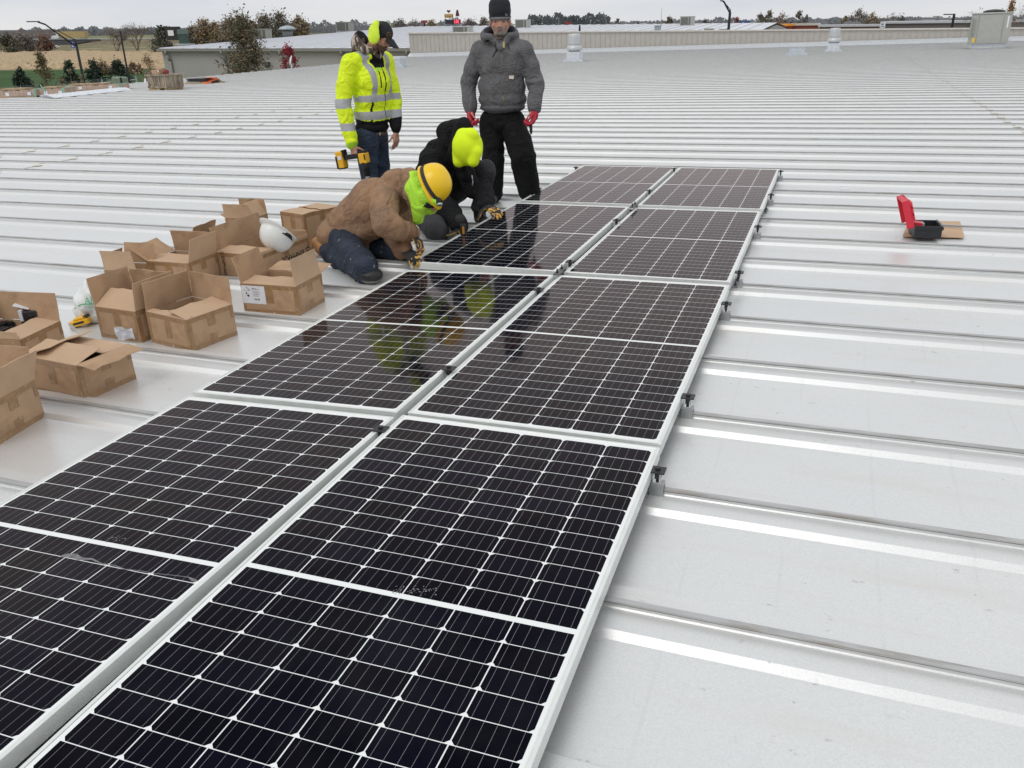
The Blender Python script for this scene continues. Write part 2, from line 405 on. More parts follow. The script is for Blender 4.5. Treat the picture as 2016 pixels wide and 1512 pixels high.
LAB = {(1, 0): 'solar panel nearest the camera in the right row, cut by the photo bottom',
       (1, 1): 'solar panel in the right row, second from the camera, before the brown sky reflection starts',
       (1, 2): 'solar panel in the right row, third from the camera',
       (1, 3): 'farthest solar panel of the right row, ending by the open ribbed roof',
       (0, 0): 'solar panel nearest the camera in the left row, with a dried water streak',
       (0, 1): 'solar panel in the left row mirroring the neon hood and orange coat',
       (0, 2): 'solar panel the two kneeling workers are fastening, with a gloved hand on it',
       (0, 3): 'farthest solar panel of the left row, in front of the standing man in black trousers'}
fP, gP, sP = panel_mesh()
def panel_M(col, row):
    dx, dy, yaw, z0, t = POFF[col * 4 + row]
    # the fitted local origin is the gap-side edge, middle of the length
    O = Vector(((0 if col else -GX) + dx, row * (PL + GY) - PL / 2 + dy, z0))
    m = Matrix.Translation(O) @ Matrix.Rotation(yaw, 4, 'Z') @ Matrix.Rotation(-math.atan(t), 4, 'Y') @ Matrix.Translation(((.5 if col else -.5) * PW, 0, 0))
    return m
for col in (1, 0):
    for row in range(4):
        m = T @ panel_M(col, row)
        if protoP is None:
            r = empty('solar_panel', m, None, 'solar panel'); protoP = r
            fP.build('frame', M_alu, r, bevel=.0012, seg=1); gP.build('glass', M_cells, r); sP.build('junction_box', M_blk, r)
        else:
            r = copy_tree(protoP, m)
        tag(r, LAB[(col, row)], 'solar panel', 'solar panels of the new array')
# dried droplets and a water streak on the glass
def smear(col, row, pts, w, name, label):
    m = panel_M(col, row); mi = m.inverted(); mb = MB()
    loc = [mi @ rz(u, v, POFF[col * 4 + row][3]) for u, v in pts]
    for i, (a, b) in enumerate(zip(loc, loc[1:])):
        d = (b - a); d.z = 0
        n = Vector((-d.y, d.x, 0)).normalized()
        wa, wb = w[i], w[i + 1]
        mb.quad((a.x + n.x * wa, a.y + n.y * wa, -.0012), (a.x - n.x * wa, a.y - n.y * wa, -.0012), (b.x - n.x * wb, b.y - n.y * wb, -.0012), (b.x + n.x * wb, b.y + n.y * wb, -.0012))
    return mb, T @ m
M_dry = mat('dried_water', (.20, .195, .20), .75, 0, .3, 40)
mb, mm = smear(0, 0, [(117, 1083), (125, 1082), (142, 1083), (155, 1090), (178, 1091), (197, 1101), (225, 1106), (243, 1114), (275, 1118), (300, 1124), (345, 1130), (370, 1134), (382, 1141), (388, 1142)], [.004, .009, .010, .007, .0035, .002, .0015, .0018, .0012, .001, .0012, .0015, .006, .002], '', '')
o = mb.build('water_streak', M_dry, m=mm); tag(o, 'dried pale water streak across the dark cells of the nearest left panel', 'stain')
def specks(col, row, c, n, sx, sy):
    m = panel_M(col, row); mi = m.inverted(); mb = MB()
    for i in range(n):
        u = c[0] + random.gauss(0, sx); v = c[1] + random.gauss(0, sy)
        q = mi @ rz(u, v, 0); r = random.uniform(.0008, .0028)
        mb.add([(q.x + r * math.cos(a) * random.uniform(.7, 1.3), q.y + r * math.sin(a), -.0013) for a in [i * math.pi / 3 for i in range(6)]], [tuple(range(6))])
    return mb, T @ m
for (c, r, p, n, sx, sy, lb) in ((1, 0, (815, 1168), 60, 26, 5, 'spatter of dried drops on the nearest right panel above its middle bar'), (0, 0, (222, 1056), 26, 12, 3, 'faint dried drops on the nearest left panel above its middle bar'), (1, 1, (1170, 655), 30, 16, 2, 'faint dried drops on the second right panel by its middle bar')):
    mb, mm = specks(c, r, p, n, sx, sy); tag(mb.build('dried_drops', M_dry, m=mm), lb, 'stain', kind='stuff')
# ------------------------------------------------------------------ seam clamps
def clamp_proto(kind):
    r = empty('seam_clamp' if kind != 'bar' else 'splice_bar', T.copy(), None, 'clamp')
    if kind == 'bar':
        b = MB(); b.b2((-.017, -.075, .003), (.017, .075, .012)); b.build('bar', mat('grey_bar', (.16, .16, .17), .45, .5), r, bevel=.001)
        for yy in (-.045, .05):
            h = MB(); h.tube((0, yy, .012), (0, yy, .020), .010, n=6, smooth=False); h.tube((0, yy, .020), (0, yy, .036), .004, n=8); h.build('bolt', M_blk, r)
        return r
    base = MB()
    base.b2((-.024, -.020, -.098), (.024, -.008, -.048)); base.b2((-.024, .012, -.098), (.024, .022, -.048)); base.b2((-.024, -.020, -.048), (.024, .022, -.040))
    base.build('base_block', M_mill, r, bevel=.002)
    ch = MB(); ch.b2((-.016, -.013, -.0395), (-.012, .013, -.012)); ch.b2((.012, -.013, -.0395), (.016, .013, -.012)); ch.b2((-.012, -.013, -.0395), (.012, .013, -.036))
    ch.build('channel', mat('bright_aluminium', (.75, .75, .76), .25, .8), r)
    st = MB(); st.tube((0, 0, -.036), (0, 0, .012), .0055, n=8); st.tube((0, 0, .0085), (0, 0, .016), .010, n=6, smooth=False); st.build('bolt', M_blk, r)
    pl = MB(); pl.b2((-.026, -.024, .002), (.026, .024, .0075)); pl.b2((-.007, -.018, -.020), (.007, -.012, .002)); pl.b2((-.007, .012, -.020), (.007, .018, .002)); pl.build('top_plate', M_blk, r, bevel=.001)
    return r
cproto = clamp_proto('c'); bproto = clamp_proto('bar')
used_c = False
def seam(i): return Y0 + i * SP
ORD = ['nearest', 'second', 'third', 'fourth', 'fifth', 'sixth', 'farthest']
spots = []
for j, i in enumerate((1, 2, 4, 5, 7, 9, 11)):
    spots.append((1.022, seam(i), 1, 'black and silver clamp at the right edge of the array, %s from the camera' % ORD[j], 'end clamps along the right edge'))
for j, i in enumerate((1, 2, 4, 5, 7, 9, 11)):
    spots.append((-.017, seam(i), 0, 'small black clamp in the gap between the two panel rows, %s from the camera' % ORD[j], 'middle clamps between the panel rows'))
for j, i in enumerate((9, 11)):
    spots.append((-1.055, seam(i), 2, ['small black clamp on the left panel edge right of the standing man\'s boot', 'small black clamp at the far left corner of the panel array'][j], 'clamps at the left edge'))
for j, (x, y, k, lb, g) in enumerate(spots):
    dz = {1: .0, 0: .004, 2: -.004}[k] + (.005 if (k == 0 and y < .6) else .0)
    m = T @ Matrix.Translation((x, y, dz))
    if not used_c:
        cproto.matrix_world = m; WM[cproto.name] = m; r = cproto; used_c = True
    else: r = copy_tree(cproto, m)
    tag(r, lb, 'clamp', g)
for j, (x, y, lb) in enumerate(((-.012, 2.13, 'grey splice bar with two bolts where four panels meet, nearer one'), (-.008, 4.17, 'grey splice bar with two bolts where four panels meet, farther one'),
                                (1.03, 2.13, 'grey splice bar sticking out at the right array edge, nearer one'), (1.03, 4.17, 'grey splice bar sticking out at the right array edge, farther one'))):
    m = T @ Matrix.Translation((x, y, -.002 if j > 1 else 0.004))
    if j == 0: bproto.matrix_world = m; WM[bproto.name] = m; r = bproto
    else: r = copy_tree(bproto, m)
    tag(r, lb, 'splice bar', 'splice bars of the array')
# ------------------------------------------------------------------ cardboard boxes
BX, BY, BH = .37, .285, .172
def tape_strip(mb, face, a, b, w, BXd):
    """strip proud of a wall: face in 'front','right','left' ; a,b = (along, height) ends"""
    w2 = w / 2
    (s0, z0), (s1, z1) = a, b
    d = Vector((s1 - s0, z1 - z0)); n = Vector((-d.y, d.x)).normalized() * w2
    pts = [(s0 + n.x, z0 + n.y), (s0 - n.x, z0 - n.y), (s1 - n.x, z1 - n.y), (s1 + n.x, z1 + n.y)]
    bx, by, e = BXd[0], BXd[1], random.uniform(.0006, .0016)
    if face == 'front': mb.quad(*[(s - bx / 2, -by / 2 - e, z) for s, z in pts])
    elif face == 'right': mb.quad(*[(bx / 2 + e, s - by / 2, z) for s, z in pts])
    elif face == 'left': mb.quad(*[(-bx / 2 - e, s - by / 2, z) for s, z in pts])
def carton(corner, yaw, dims, flaps, label, group='opened cardboard boxes beside the array', tilt=(0, 0), z=ZPAN, corner_at='FR', tapes=True, contents=None, texts=(), labels=(), fold=None):
    """corner: bottom front-right (FR) or back-right (BR) corner in the roof frame; flaps: dict side -> (opening angle from closed, length)"""
    bx, by, bh = dims; t = .0042
    Rm = Matrix.Rotation(yaw, 4, 'Z') @ Matrix.Rotation(tilt[0], 4, 'X') @ Matrix.Rotation(tilt[1], 4, 'Y')
    off = Vector((bx / 2, -by / 2, 0)) if corner_at == 'FR' else (Vector((bx / 2, by / 2, 0)) if corner_at == 'BR' else Vector((-bx / 2, -by / 2, 0)))
    cen = Vector((corner[0], corner[1], z)) - (Rm.to_3x3() @ off)
    m = T @ Matrix.Translation(cen) @ Rm
    r = empty('cardboard_box', m, label, 'box', group)
    w = MB()
    w.b2((-bx / 2, -by / 2, 0), (bx / 2, by / 2, t))
    w.b2((-bx / 2, -by / 2, t), (bx / 2, -by / 2 + t, bh)); w.b2((-bx / 2, by / 2 - t, t), (bx / 2, by / 2, bh))
    w.b2((-bx / 2, -by / 2 + t, t), (-bx / 2 + t, by / 2 - t, bh)); w.b2((bx / 2 - t, -by / 2 + t, t), (bx / 2, by / 2 - t, bh))
    w.build('carton_body', M_card, r, bevel=.0012, seg=1)
    for side, (ang, ln) in flaps.items():
        a = R_(ang)
        fb = MB()
        L = (bx if side in ('F', 'B') else by) - .004
        n = 7
        bend = random.uniform(-.25, .25)
        # flap profile points (distance inward d, height h), slightly curved
        prof = []; d = 0; h = 0
        for i in range(n + 1):
            prof.append((d, h)); aa = a + bend * (i / n - .3)
            d += math.cos(aa) * ln / n; h += math.sin(aa) * ln / n
        m_ = 6
        top = []; bot = []
        for i, (d, h) in enumerate(prof):
            for j in range(m_ + 1):
                s = -L / 2 + L * j / m_
                wav = .003 * math.sin(j * 1.9 + i * .7 + ang) * (i / n) ** 1.5
                if i == n: wav += random.uniform(-.002, .002)
                cut = .006 * (i / n)
                s2 = s * (1 - cut / (L / 2))
                nx_, nz_ = -math.sin(a), math.cos(a)
                base = Vector((s2, d + nx_ * wav, bh + .0025 + h + nz_ * wav)); top.append(base); bot.append(base - Vector((0, nx_, nz_)) * .0038)
        W_ = m_ + 1
        fs = []
        for i in range(n):
            for j in range(m_): k = i * W_ + j; fs.append((k, k + 1, k + W_ + 1, k + W_))
        nb = len(top)
        def place(q):  # q.x along the edge, q.y inward, z up
            if side == 'F': return Vector((q.x, -by / 2 + q.y, q.z))
            if side == 'B': return Vector((-q.x, by / 2 - q.y, q.z))
            if side == 'L': return Vector((-bx / 2 + q.y, -q.x, q.z))
            return Vector((bx / 2 - q.y, q.x, q.z))
        fb.k = 1 if True else 0
        fb.add([place(q) for q in top], fs)
        fb.k = 1
        vs = [place(q) for q in top] + [place(q) for q in bot]
        fb.k = 0; fb.add(vs, [tuple(nb + x for x in f[::-1]) for f in fs])
        rim = [j for j in range(W_)] + [i * W_ + m_ for i in range(1, n + 1)] + [n * W_ + j for j in range(m_ - 1, -1, -1)] + [i * W_ for i in range(n - 1, 0, -1)]
        fb.k = 1; fb.add(vs, [(rim[i], rim[(i + 1) % len(rim)], nb + rim[(i + 1) % len(rim)], nb + rim[i]) for i in range(len(rim))])
        # outside face is the printed one, inside paler
        fb.build('flap', [M_card, M_cardin], r)
    if tapes:
        tp = MB()
        rr = random.random
        tape_strip(tp, 'front', (.0, bh - .012), (bx, bh - .014), .024, dims); tape_strip(tp, 'front', (.0, .010), (bx, .012), .02, dims)
        tape_strip(tp, 'front', (bx * .5, bh), (bx * .5 + .01 * rr(), bh - .075 - .05 * rr()), .05, dims)
        tape_strip(tp, 'front', (bx - .012, 0), (bx - .012, bh), .024, dims); tape_strip(tp, 'front', (.010, 0), (.012, bh), .02, dims)
        tape_strip(tp, 'right', (.0, bh - .012), (by, bh - .010), .024, dims); tape_strip(tp, 'right', (.0, .012), (by, .010), .026, dims)
        tape_strip(tp, 'right', (by * .5, bh), (by * .5, bh - .07), .05, dims); tape_strip(tp, 'right', (by * (.45 + .1 * rr()), .0), (by * .5, .06), .05, dims)
        tape_strip(tp, 'right', (.012, 0), (.012, bh), .024, dims); tape_strip(tp, 'right', (by - .010, bh * .6), (by - .012, bh), .02, dims)
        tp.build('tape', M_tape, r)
    for (face, s, z_, w_, h_) in labels:
        lb = MB(); lk = MB()
        e = .0022
        def P(a, b, q=e):
            if face == 'front': return (a - bx / 2, -by / 2 - q, b)
            return (bx / 2 + q, a - by / 2, b)
        lb.quad(P(s, z_), P(s + w_, z_), P(s + w_, z_ + h_), P(s, z_ + h_)); lo = lb.build('label', M_label, r)
        def bar(a0, b0, a1, b1): lk.quad(P(s + a0 * w_, z_ + b0 * h_, e + .0006), P(s + a1 * w_, z_ + b0 * h_, e + .0006), P(s + a1 * w_, z_ + b1 * h_, e + .0006), P(s + a0 * w_, z_ + b1 * h_, e + .0006))
        for i in range(6): bar(.46, .42 + i * .055, .46 + random.uniform(.18, .36), .43 + i * .055)
        bar(.42, .80, .80, .812); bar(.46, .84, .56, .87); bar(.58, .83, .66, .85)
        for i in range(9):
            if i != 4: bar(.5 + i * .028, .2, .5 + i * .028 + random.choice((.010, .018)), .3)
        bar(.08, .72, .36, .732); bar(.22, .38, .30, .50); bar(.17, .52, .22, .62)
        a, b = (.20, .93), (.36, .73)
        lk.quad(P(s + a[0] * w_, z_ + a[1] * h_, e + .0006), P(s + (a[0] + .03) * w_, z_ + a[1] * h_, e + .0006), P(s + (b[0] + .01) * w_, z_ + b[1] * h_, e + .0006), P(s + (b[0] - .02) * w_, z_ + b[1] * h_, e + .0006))
        o = lk.build('label_print', M_ink, r); o.parent = lo; o.matrix_basis = Matrix()
    for (face, s, z_, size, rotd, txt) in texts:
        tb = MB()
        if face == 'front': Mx = Matrix.Translation((s - bx / 2, -by / 2 - .0024, z_)) @ Matrix.Rotation(R_(90), 4, 'X') @ Matrix.Rotation(R_(rotd), 4, 'Z')
        else: Mx = Matrix.Translation((bx / 2 + .0024, s - by / 2, z_)) @ Matrix.Rotation(R_(90), 4, 'Z') @ Matrix.Rotation(R_(90), 4, 'X') @ Matrix.Rotation(R_(rotd), 4, 'Z')
        add_text(tb, txt, size, Mx, .0003)
        # ring mark with a bar beside the word
        q = []
        rr_ = size * .42; cx = -size * 2.75
        for i in range(20):
            t0, t1 = 2 * math.pi * i / 20, 2 * math.pi * (i + 1) / 20
            if i in (0, 9, 10, 19): continue
            tb.add([Mx @ Vector((cx + math.cos(t) * k, math.sin(t) * k, 0)) for t, k in ((t0, rr_), (t1, rr_), (t1, rr_ * .78), (t0, rr_ * .78))], [(0, 1, 2, 3)])
        tb.add([Mx @ Vector(q) for q in ((cx - rr_ * .55, -rr_ * .1, 0), (cx + rr_ * .55, -rr_ * .1, 0), (cx + rr_ * .55, rr_ * .1, 0), (cx - rr_ * .55, rr_ * .1, 0))], [(0, 1, 2, 3)])
        tb.build('printed_mark', M_ink, r)
    return r, m
def flapset(F=None, B=None, L=None, R=None):
    d = {}
    for k, q in (('F', F), ('B', B), ('L', L), ('R', R)):
        if q is not None: d[k] = q
    return d
DM = (BX, BY, BH)
HB, HS = .142, .150
# far left box, mostly out of the picture
carton(rz(89, 820, ZPAN)[:2], R_(9.5), DM, flapset(B=(100, HB), R=(112, HS), F=(150, HB)), 'cardboard box cut off by the left edge of the photo, lowest of the boxes', corner_at='BR')
# big box in front of it
b2, m2 = carton(rz(168.6, 790.7, ZPAN)[:2], R_(-5), DM, flapset(F=(14, HB), B=(2, HB), R=(186, .10), L=(16, HS)), 'cardboard box with a torn flap lying across its half closed top, lower left')
carton(rz(119, 632, .07)[:2], R_(9), DM, flapset(B=(100, HB), R=(6, .13), L=(92, HS), F=(100, .04)), 'open cardboard box full of black plugs at the left photo edge', corner_at='BR', tapes=True)
carton((rz(264.6, 615.7, .07)[0] - .003, rz(264.6, 615.7, .07)[1] + .01), R_(-4), (.30, BY, BH), flapset(L=(100, HS), B=(84, HB), F=(30, HB), R=(95, .15)), 'cardboard box beside the white shopping bag, its tall flaps standing up')
carton(rz(379, 693.4, ZPAN)[:2], R_(-12), (.33, BY + .01, BH), flapset(L=(86, HS), B=(96, HB), R=(10, HS), F=(5, .05)), 'cardboard box with plain side facing the panels, right of the one by the bag')
carton((rz(262, 560, -.02)[0] + .0, rz(262, 560, -.02)[1] + .05), R_(6), (.24, .2, .15), flapset(F=(95, .13), B=(100, .13), L=(86, .10)), 'small cardboard box standing farthest left behind the others')
carton(rz(371, 519, .07)[:2], R_(2), (.33, BY, BH), flapset(B=(82, HB), R=(104, HS), F=(6, HB), L=(150, HS)), 'cardboard box with torn back flap, behind the box with the plain side', corner_at='FR')
carton((-2.36, 2.10), R_(4), (.36, .28, .15), flapset(L=(70, .13), B=(60, .10)), 'dark cardboard box holding scrap metal pieces', corner_at='FR')
b8, m8 = carton((-1.955, 1.845), R_(-2), (.375, .53, BH), flapset(L=(97, .16), B=(88, .05), F=(5, HB), R=(92, .02)), 'long cardboard box with a white hard hat lying in it and a word printed twice', texts=(('front', .062, .080, .034, -90, 'ENPHASE'), ('right', .33, .085, .062, 180, 'ENPHASE')))
carton(rz(507, 494, ZPAN)[:2], R_(3), (.24, .20, .24), flapset(B=(88, .11), F=(100, .11), R=(60, .13), L=(150, .05)), 'upright cardboard box with a white label, behind the white hard hat', labels=(('front', .10, .11, .08, .10),))
carton(rz(606, 494, ZPAN)[:2], R_(-16), (.26, .36, .27), flapset(F=(1, .188), B=(1, .188)), 'closed cardboard box right behind the kneeling man in the brown coat')
carton((-1.306, 1.278), R_(2.6), DM, flapset(L=(104, .15), R=(80, .15), F=(3, HB), B=(172, HB)), 'cardboard box with a large white shipping label, nearest the brown coat man', labels=(('front', .004, .055, .155, .108),), z=ZPAN)
a = MB(); a.box(rz(1661, 373, ZPAN) + V(0, 0, .004), (.085, .05, .006), .1); tag(a.build('tape_piece', M_label, m=T.copy()), 'small white piece of tape on the roof behind the far right panel', 'tape')
# things in the boxes
def inbox(m, pts, name, label, cat, fn, group=None):
    pass
mb = MB()
mB = T @ Matrix.Translation((-2.40, .33, ZPAN + .10))
random.seed(3)
for i in range(13):
    c = V(random.uniform(-.12, .06), random.uniform(-.09, .10), random.uniform(.01, .055)); r = Matrix.Rotation(random.uniform(0, 3), 3, 'Z') @ Matrix.Rotation(random.uniform(-.4, .4), 3, 'X')
    mi = mB @ Matrix.Translation(c) @ r.to_4x4()
    if i == 0:
        pr = empty('cable_plug', mi, 'black cable plugs piled inside the open box at the left edge', 'plug', 'black plugs in the left box')
        a = MB(); a.box((0, 0, 0), (.09, .032, .026)); a.tube((.045, 0, 0), (.075, 0, 0), .009); a.build('housing', M_blk, pr, bevel=.003)
        b = MB(); b.tube((-.045, 0, 0), (-.058, 0, 0), .013, n=12); b.build('nut', M_blk, pr)
    else: copy_tree(pr, mi)
# black plug with a white paper wrap standing on the front flap
mi = T @ Matrix.Translation(rz(64, 628, .075) + V(0, 0, .022)) @ Matrix.Rotation(R_(35), 4, 'Z')
pr = empty('corner_block', mi, 'black block in a torn white paper wrap on the flap of the left box', 'block')
a = MB(); a.box((0, 0, 0), (.06, .05, .05)); a.tube((0, -.025, 0), (0, -.032, 0), .010); a.build('block', M_blk, pr, bevel=.004)
a = MB(); a.box((-.045, .01, .005), (.016, .055, .055)); a.box((.005, .035, .012), (.11, .004, .05), Matrix.Rotation(.2, 3, 'Y')); a.box((-.04, .02, .045), (.075, .05, .003), Matrix.Rotation(.35, 3, 'Y')); a.build('wrap', M_label, pr)
# scrap metal bits
for i in range(12):
    c = V(random.uniform(-2.66, -2.42), random.uniform(2.10, 2.32), ZPAN + .13 + random.uniform(0, .05)); mi = T @ Matrix.Translation(c) @ Matrix.Rotation(random.uniform(0, 3.1), 4, 'Z') @ Matrix.Rotation(random.uniform(-.7, .7), 4, 'X')
    if i == 0:
        a = MB(); a.box((0, 0, 0), (.075, .03, .002)); a.box((0, .015, .012), (.075, .002, .024)); a.box((.03, 0, -.008), (.002, .03, .018))
        pr = a.build('metal_bracket', mat('bright_aluminium', (.75, .75, .76), .25, .8), m=mi); tag(pr, 'bright metal bracket offcut in the dark box behind the flaps', 'bracket', 'metal offcuts in the dark box')
    else: copy_tree(pr, mi)
a = MB(); a.box((-2.52, 2.19, ZPAN + .115), (.30, .22, .012)); tag(a.build('black_liner', M_blk, m=T.copy()), 'black plastic liner under the metal offcuts in the dark box', 'liner')
# ------------------------------------------------------------------ white hard hat resting upside down in the long box
def hat_shell(mb, rx, ry_, h, n=36, k=10, t=.003, ridge=.004):
    vs = []; fs = []
    for lay in (0, 1):
        for j in range(k + 1):
            ph = math.pi / 2 * j / k
            for i in range(n):
                th = 2 * math.pi * i / n
                rr = math.cos(ph) ** .82; e = t * lay
                rid = ridge * math.exp(-(math.sin(th) * rr * 7) ** 2) * math.sin(ph) ** .5
                z = (h - e) * math.sin(ph) ** .9
                vs.append(Vector(((rx - e) * rr * math.cos(th), (ry_ - e) * rr * math.sin(th), z + (rid if lay == 0 else 0))))
    W_ = (k + 1) * n
    for lay in (0, 1):
        for j in range(k):
            for i in range(n):
                a, b, c, d = j * n + i, j * n + (i + 1) % n, (j + 1) * n + (i + 1) % n, (j + 1) * n + i
                f = (a, b, c, d) if lay == 0 else (d, c, b, a)
                fs.append(tuple(x + lay * W_ for x in f))
    for i in range(n): fs.append((i, i + W_, (i + 1) % n + W_, (i + 1) % n))
    mb.add(vs, fs, True)
def hat_brim(mb, rx, ry_, w, peak, n=36, t=.003):
    vs = []; fs = []
    for i in range(n):
        th = 2 * math.pi * i / n
        pk = w + peak * max(0, math.cos(th)) ** 2
        for (k, z) in ((0, 0), (1, -.006 - .010 * max(0, math.cos(th)))):
            for e in (0, -t):
                vs.append(Vector(((rx + pk * k) * math.cos(th), (ry_ + (w + .4 * (pk - w)) * k) * math.sin(th), z + e)))
    for i in range(n):
        a, b = 4 * i, 4 * ((i + 1) % n)
        fs += [(a, a + 2, b + 2, b), (a + 1, b + 1, b + 3, a + 3), (a + 2, a + 3, b + 3, b + 2)]
    mb.add(vs, fs, True)
M_whiteplastic = mat('white_plastic', (.78, .78, .75), .28, 0, .02)
c = ry(541, 470, 2.05)
zax = (rayr(541, 470) * -1); 
up = ((ry(531, 494, 2.05) - ry(548, 456, 2.05)).normalized() + (CP - c).normalized() * .75).normalized()        # dome points down-left
axm = up.to_track_quat('Z', 'X').to_matrix().to_4x4()
hm = T @ Matrix.Translation(ry(548, 458, 2.08)) @ axm
hh = empty('hard_hat', hm, 'white hard hat lying upside down in the long cardboard box', 'hard hat')
a = MB(); hat_shell(a, .125, .11, .125, ridge=.007)
for th in (-.5, .5):
    pass
a.build('shell', M_whiteplastic, hh)
a = MB(); hat_brim(a, .125, .11, .008, .028); a.build('brim', M_whiteplastic, hh)
a = MB(); a.lathe((0, 0, -.004), [(.110, 0), (.112, .030), (.106, .030), (.104, 0)], 28); a.ell((0, 0, .004), (.095, .085, .030)); a.build('suspension', mat('black_cloth', (.022, .022, .026), .85, 0, .2, 40), hh)
# ------------------------------------------------------------------ white shopping bag
def lump(mb, c, rad, n=40, k=24, amp=.02, fr=9, seed=0, squash=0):
    c = Vector(c); vs = []; fs = []
    for j in range(k + 1):
        ph = math.pi * j / k
        for i in range(n):
            t = 2 * math.pi * i / n
            q = Vector((math.sin(ph) * math.cos(t), math.sin(ph) * math.sin(t), math.cos(ph)))
            d = noise.fractal(q * 2.2 + Vector((seed, 0, 0)), 1, 2, 3) * amp * 2 + abs(noise.noise(q * fr * .5 + Vector((0, seed, 0)))) * amp
            p_ = Vector((q.x * (rad[0] + d), q.y * (rad[1] + d), q.z * (rad[2] + d)))
            p_.z = max(p_.z, -squash) if squash else p_.z
            vs.append(c + p_)
    for j in range(k):
        for i in range(n): fs.append((j * n + i, (j + 1) * n + i, (j + 1) * n + (i + 1) % n, j * n + (i + 1) % n))
    mb.add(vs, fs, True)
bc = rz(172, 640, ZPAN) + V(0, .10, 0)
bm_ = T @ Matrix.Translation(bc) @ Matrix.Rotation(R_(12), 4, 'Z')
bag = empty('shopping_bag', bm_, 'white plastic shopping bag with green print between the cardboard boxes', 'bag')
M_bag = mat('bag_plastic', (.80, .82, .81), .35, 0, .03, 12, .5, 18)
a = MB(); lump(a, (0, 0, .095), (.125, .095, .135), amp=.014, squash=.092); a.build('bag_body', M_bag, bag)
M_green = mat('green_print', (.08, .42, .20), .5, 0, .05)
def on_bag(mb, txt, size, x, z, rot=0):
    vs, fs = text_mesh(txt, size, 0)
    out = []
    for q in vs:
        xx = x + q.x * math.cos(rot) - q.y * math.sin(rot); zz = z + q.x * math.sin(rot) + q.y * math.cos(rot)
        k = max(0, 1 - (xx / .139) ** 2 - ((zz - .095) / .149) ** 2)
        out.append((xx, -.112 * math.sqrt(k) - .004, zz))
    mb.add(out, fs)
a = MB(); on_bag(a, 'ARD', .050, .055, .150, .08); on_bag(a, 'ervice & Q', .020, .045, .112, -.03); on_bag(a, 'S', .045, .085, .045, .3)
for k in range(14):
    x0 = -.075 + k * .011; z0 = .118 + .035 * math.sin(max(0, min(1, (k / 7))) * 1.57) - .026
    f = lambda x, z: (x, -.112 * math.sqrt(max(0, 1 - (x / .139) ** 2 - ((z - .095) / .149) ** 2)) - .0045, z)
    z1 = .118 + .035 * math.sin(max(0, min(1, ((k + 1) / 7))) * 1.57) - .026
    a.quad(f(x0, z0), f(x0 + .011, z1), f(x0 + .011, z1 + .006), f(x0, z0 + .006))
a.build('green_print', M_green, bag)
bt = T @ Matrix.Translation(bc + V(-.015, -.125, .028)) @ Matrix.Rotation(R_(28), 4, 'Z') @ Matrix.Rotation(R_(-12), 4, 'Y')
M_yel = mat('tool_yellow', (.85, .47, .02), .42, 0, .04)
r = empty('battery_pack', bt, 'yellow and black tool battery leaning on the white shopping bag', 'battery')
a = MB(); a.box((0, 0, 0), (.115, .07, .032)); a.box((.012, 0, .022), (.075, .055, .014)); a.build('case', M_yel, r, bevel=.006)
a = MB(); a.box((.045, -.002, .024), (.022, .05, .014)); a.box((0, -.0352, .002), (.06, .002, .012)); a.build('latch', M_blk, r)
for j, (u, v, s, yw, lb) in enumerate(((250, 668, .06, .5, 'torn white paper leaning on the box wall right of the shopping bag'), (150, 655, .045, -.3, 'crumpled white paper in front of the shopping bag'))):
    c = rz(u, v, ZPAN + .02)
    a = MB(); n = 6; vs = []
    for jj in range(n + 1):
        for ii in range(n + 1):
            x, z = (ii / n - .5) * s * 1.5, jj / n * s * 1.3
            if jj == n and ii > 3: z *= .6
            vs.append((x, .02 * noise.noise(Vector((x * 30, z * 30, j * 5))) - z * .35, z))
    a.add(vs, [(q, q + 1, q + n + 2, q + n + 1) for q in [jj * (n + 1) + ii for jj in range(n) for ii in range(n)]])
    o = a.build('torn_paper', M_label, m=T @ Matrix.Translation(c) @ Matrix.Rotation(yw, 4, 'Z')); tag(o, lb, 'paper')
    o.modifiers.new('thick', 'SOLIDIFY').thickness = .0008
# ------------------------------------------------------------------ bit case on its cardboard sheet
bs = [rz(1776, 469, ZPAN), rz(1898, 472, ZPAN), rz(1889, 443, ZPAN), rz(1790, 441, ZPAN)]
a = MB(); a.prism([p + V(0, 0, .012 + .01 * (i > 1)) for i, p in enumerate(bs)], (0, 0, .006)); tag(a.build('cardboard_sheet', M_cardin, m=T.copy()), 'flat piece of cardboard lying on the roof under the tool case', 'cardboard')
tcM = T @ Matrix.Translation(rz(1822, 476, ZPAN) + V(-.005, .10, .026)) @ Matrix.Rotation(R_(7), 4, 'Z')
tc_ = empty('tool_case', tcM, 'open black tool case with a red lid on the roof right of the panels', 'tool case')
M_case = mat('case_black', (.018, .019, .023), .5, 0, .1, 40); M_red = mat('case_red', (.68, .03, .055), .42, 0, .06, 20)
w, d, h = .175, .21, .085
a = MB(); t = .006
a.b2((-w / 2, -d / 2, 0), (w / 2, d / 2, t)); a.b2((-w / 2, -d / 2, t), (w / 2, -d / 2 + t, h)); a.b2((-w / 2, d / 2 - t, t), (w / 2, d / 2, h))
a.b2((-w / 2, -d / 2 + t, t), (-w / 2 + t, d / 2 - t, h)); a.b2((w / 2 - t, -d / 2 + t, t), (w / 2, d / 2 - t, h)); a.b2((-w / 2 - .004, -d / 2 - .004, h - .028), (w / 2 + .008, -d / 2, h - .006)); a.b2((w / 2, -d / 2, h - .028), (w / 2 + .008, d / 2, h - .006))
a.build('tray', M_case, tc_, bevel=.004)
a = MB()
for i in range(9): a.tube((-.06 + .014 * i, -.04 + .02 * math.sin(i * 3), .012), (-.05 + .013 * i, .05 - .02 * math.cos(i * 2), .02 + .004 * (i % 3)), .004, n=6)
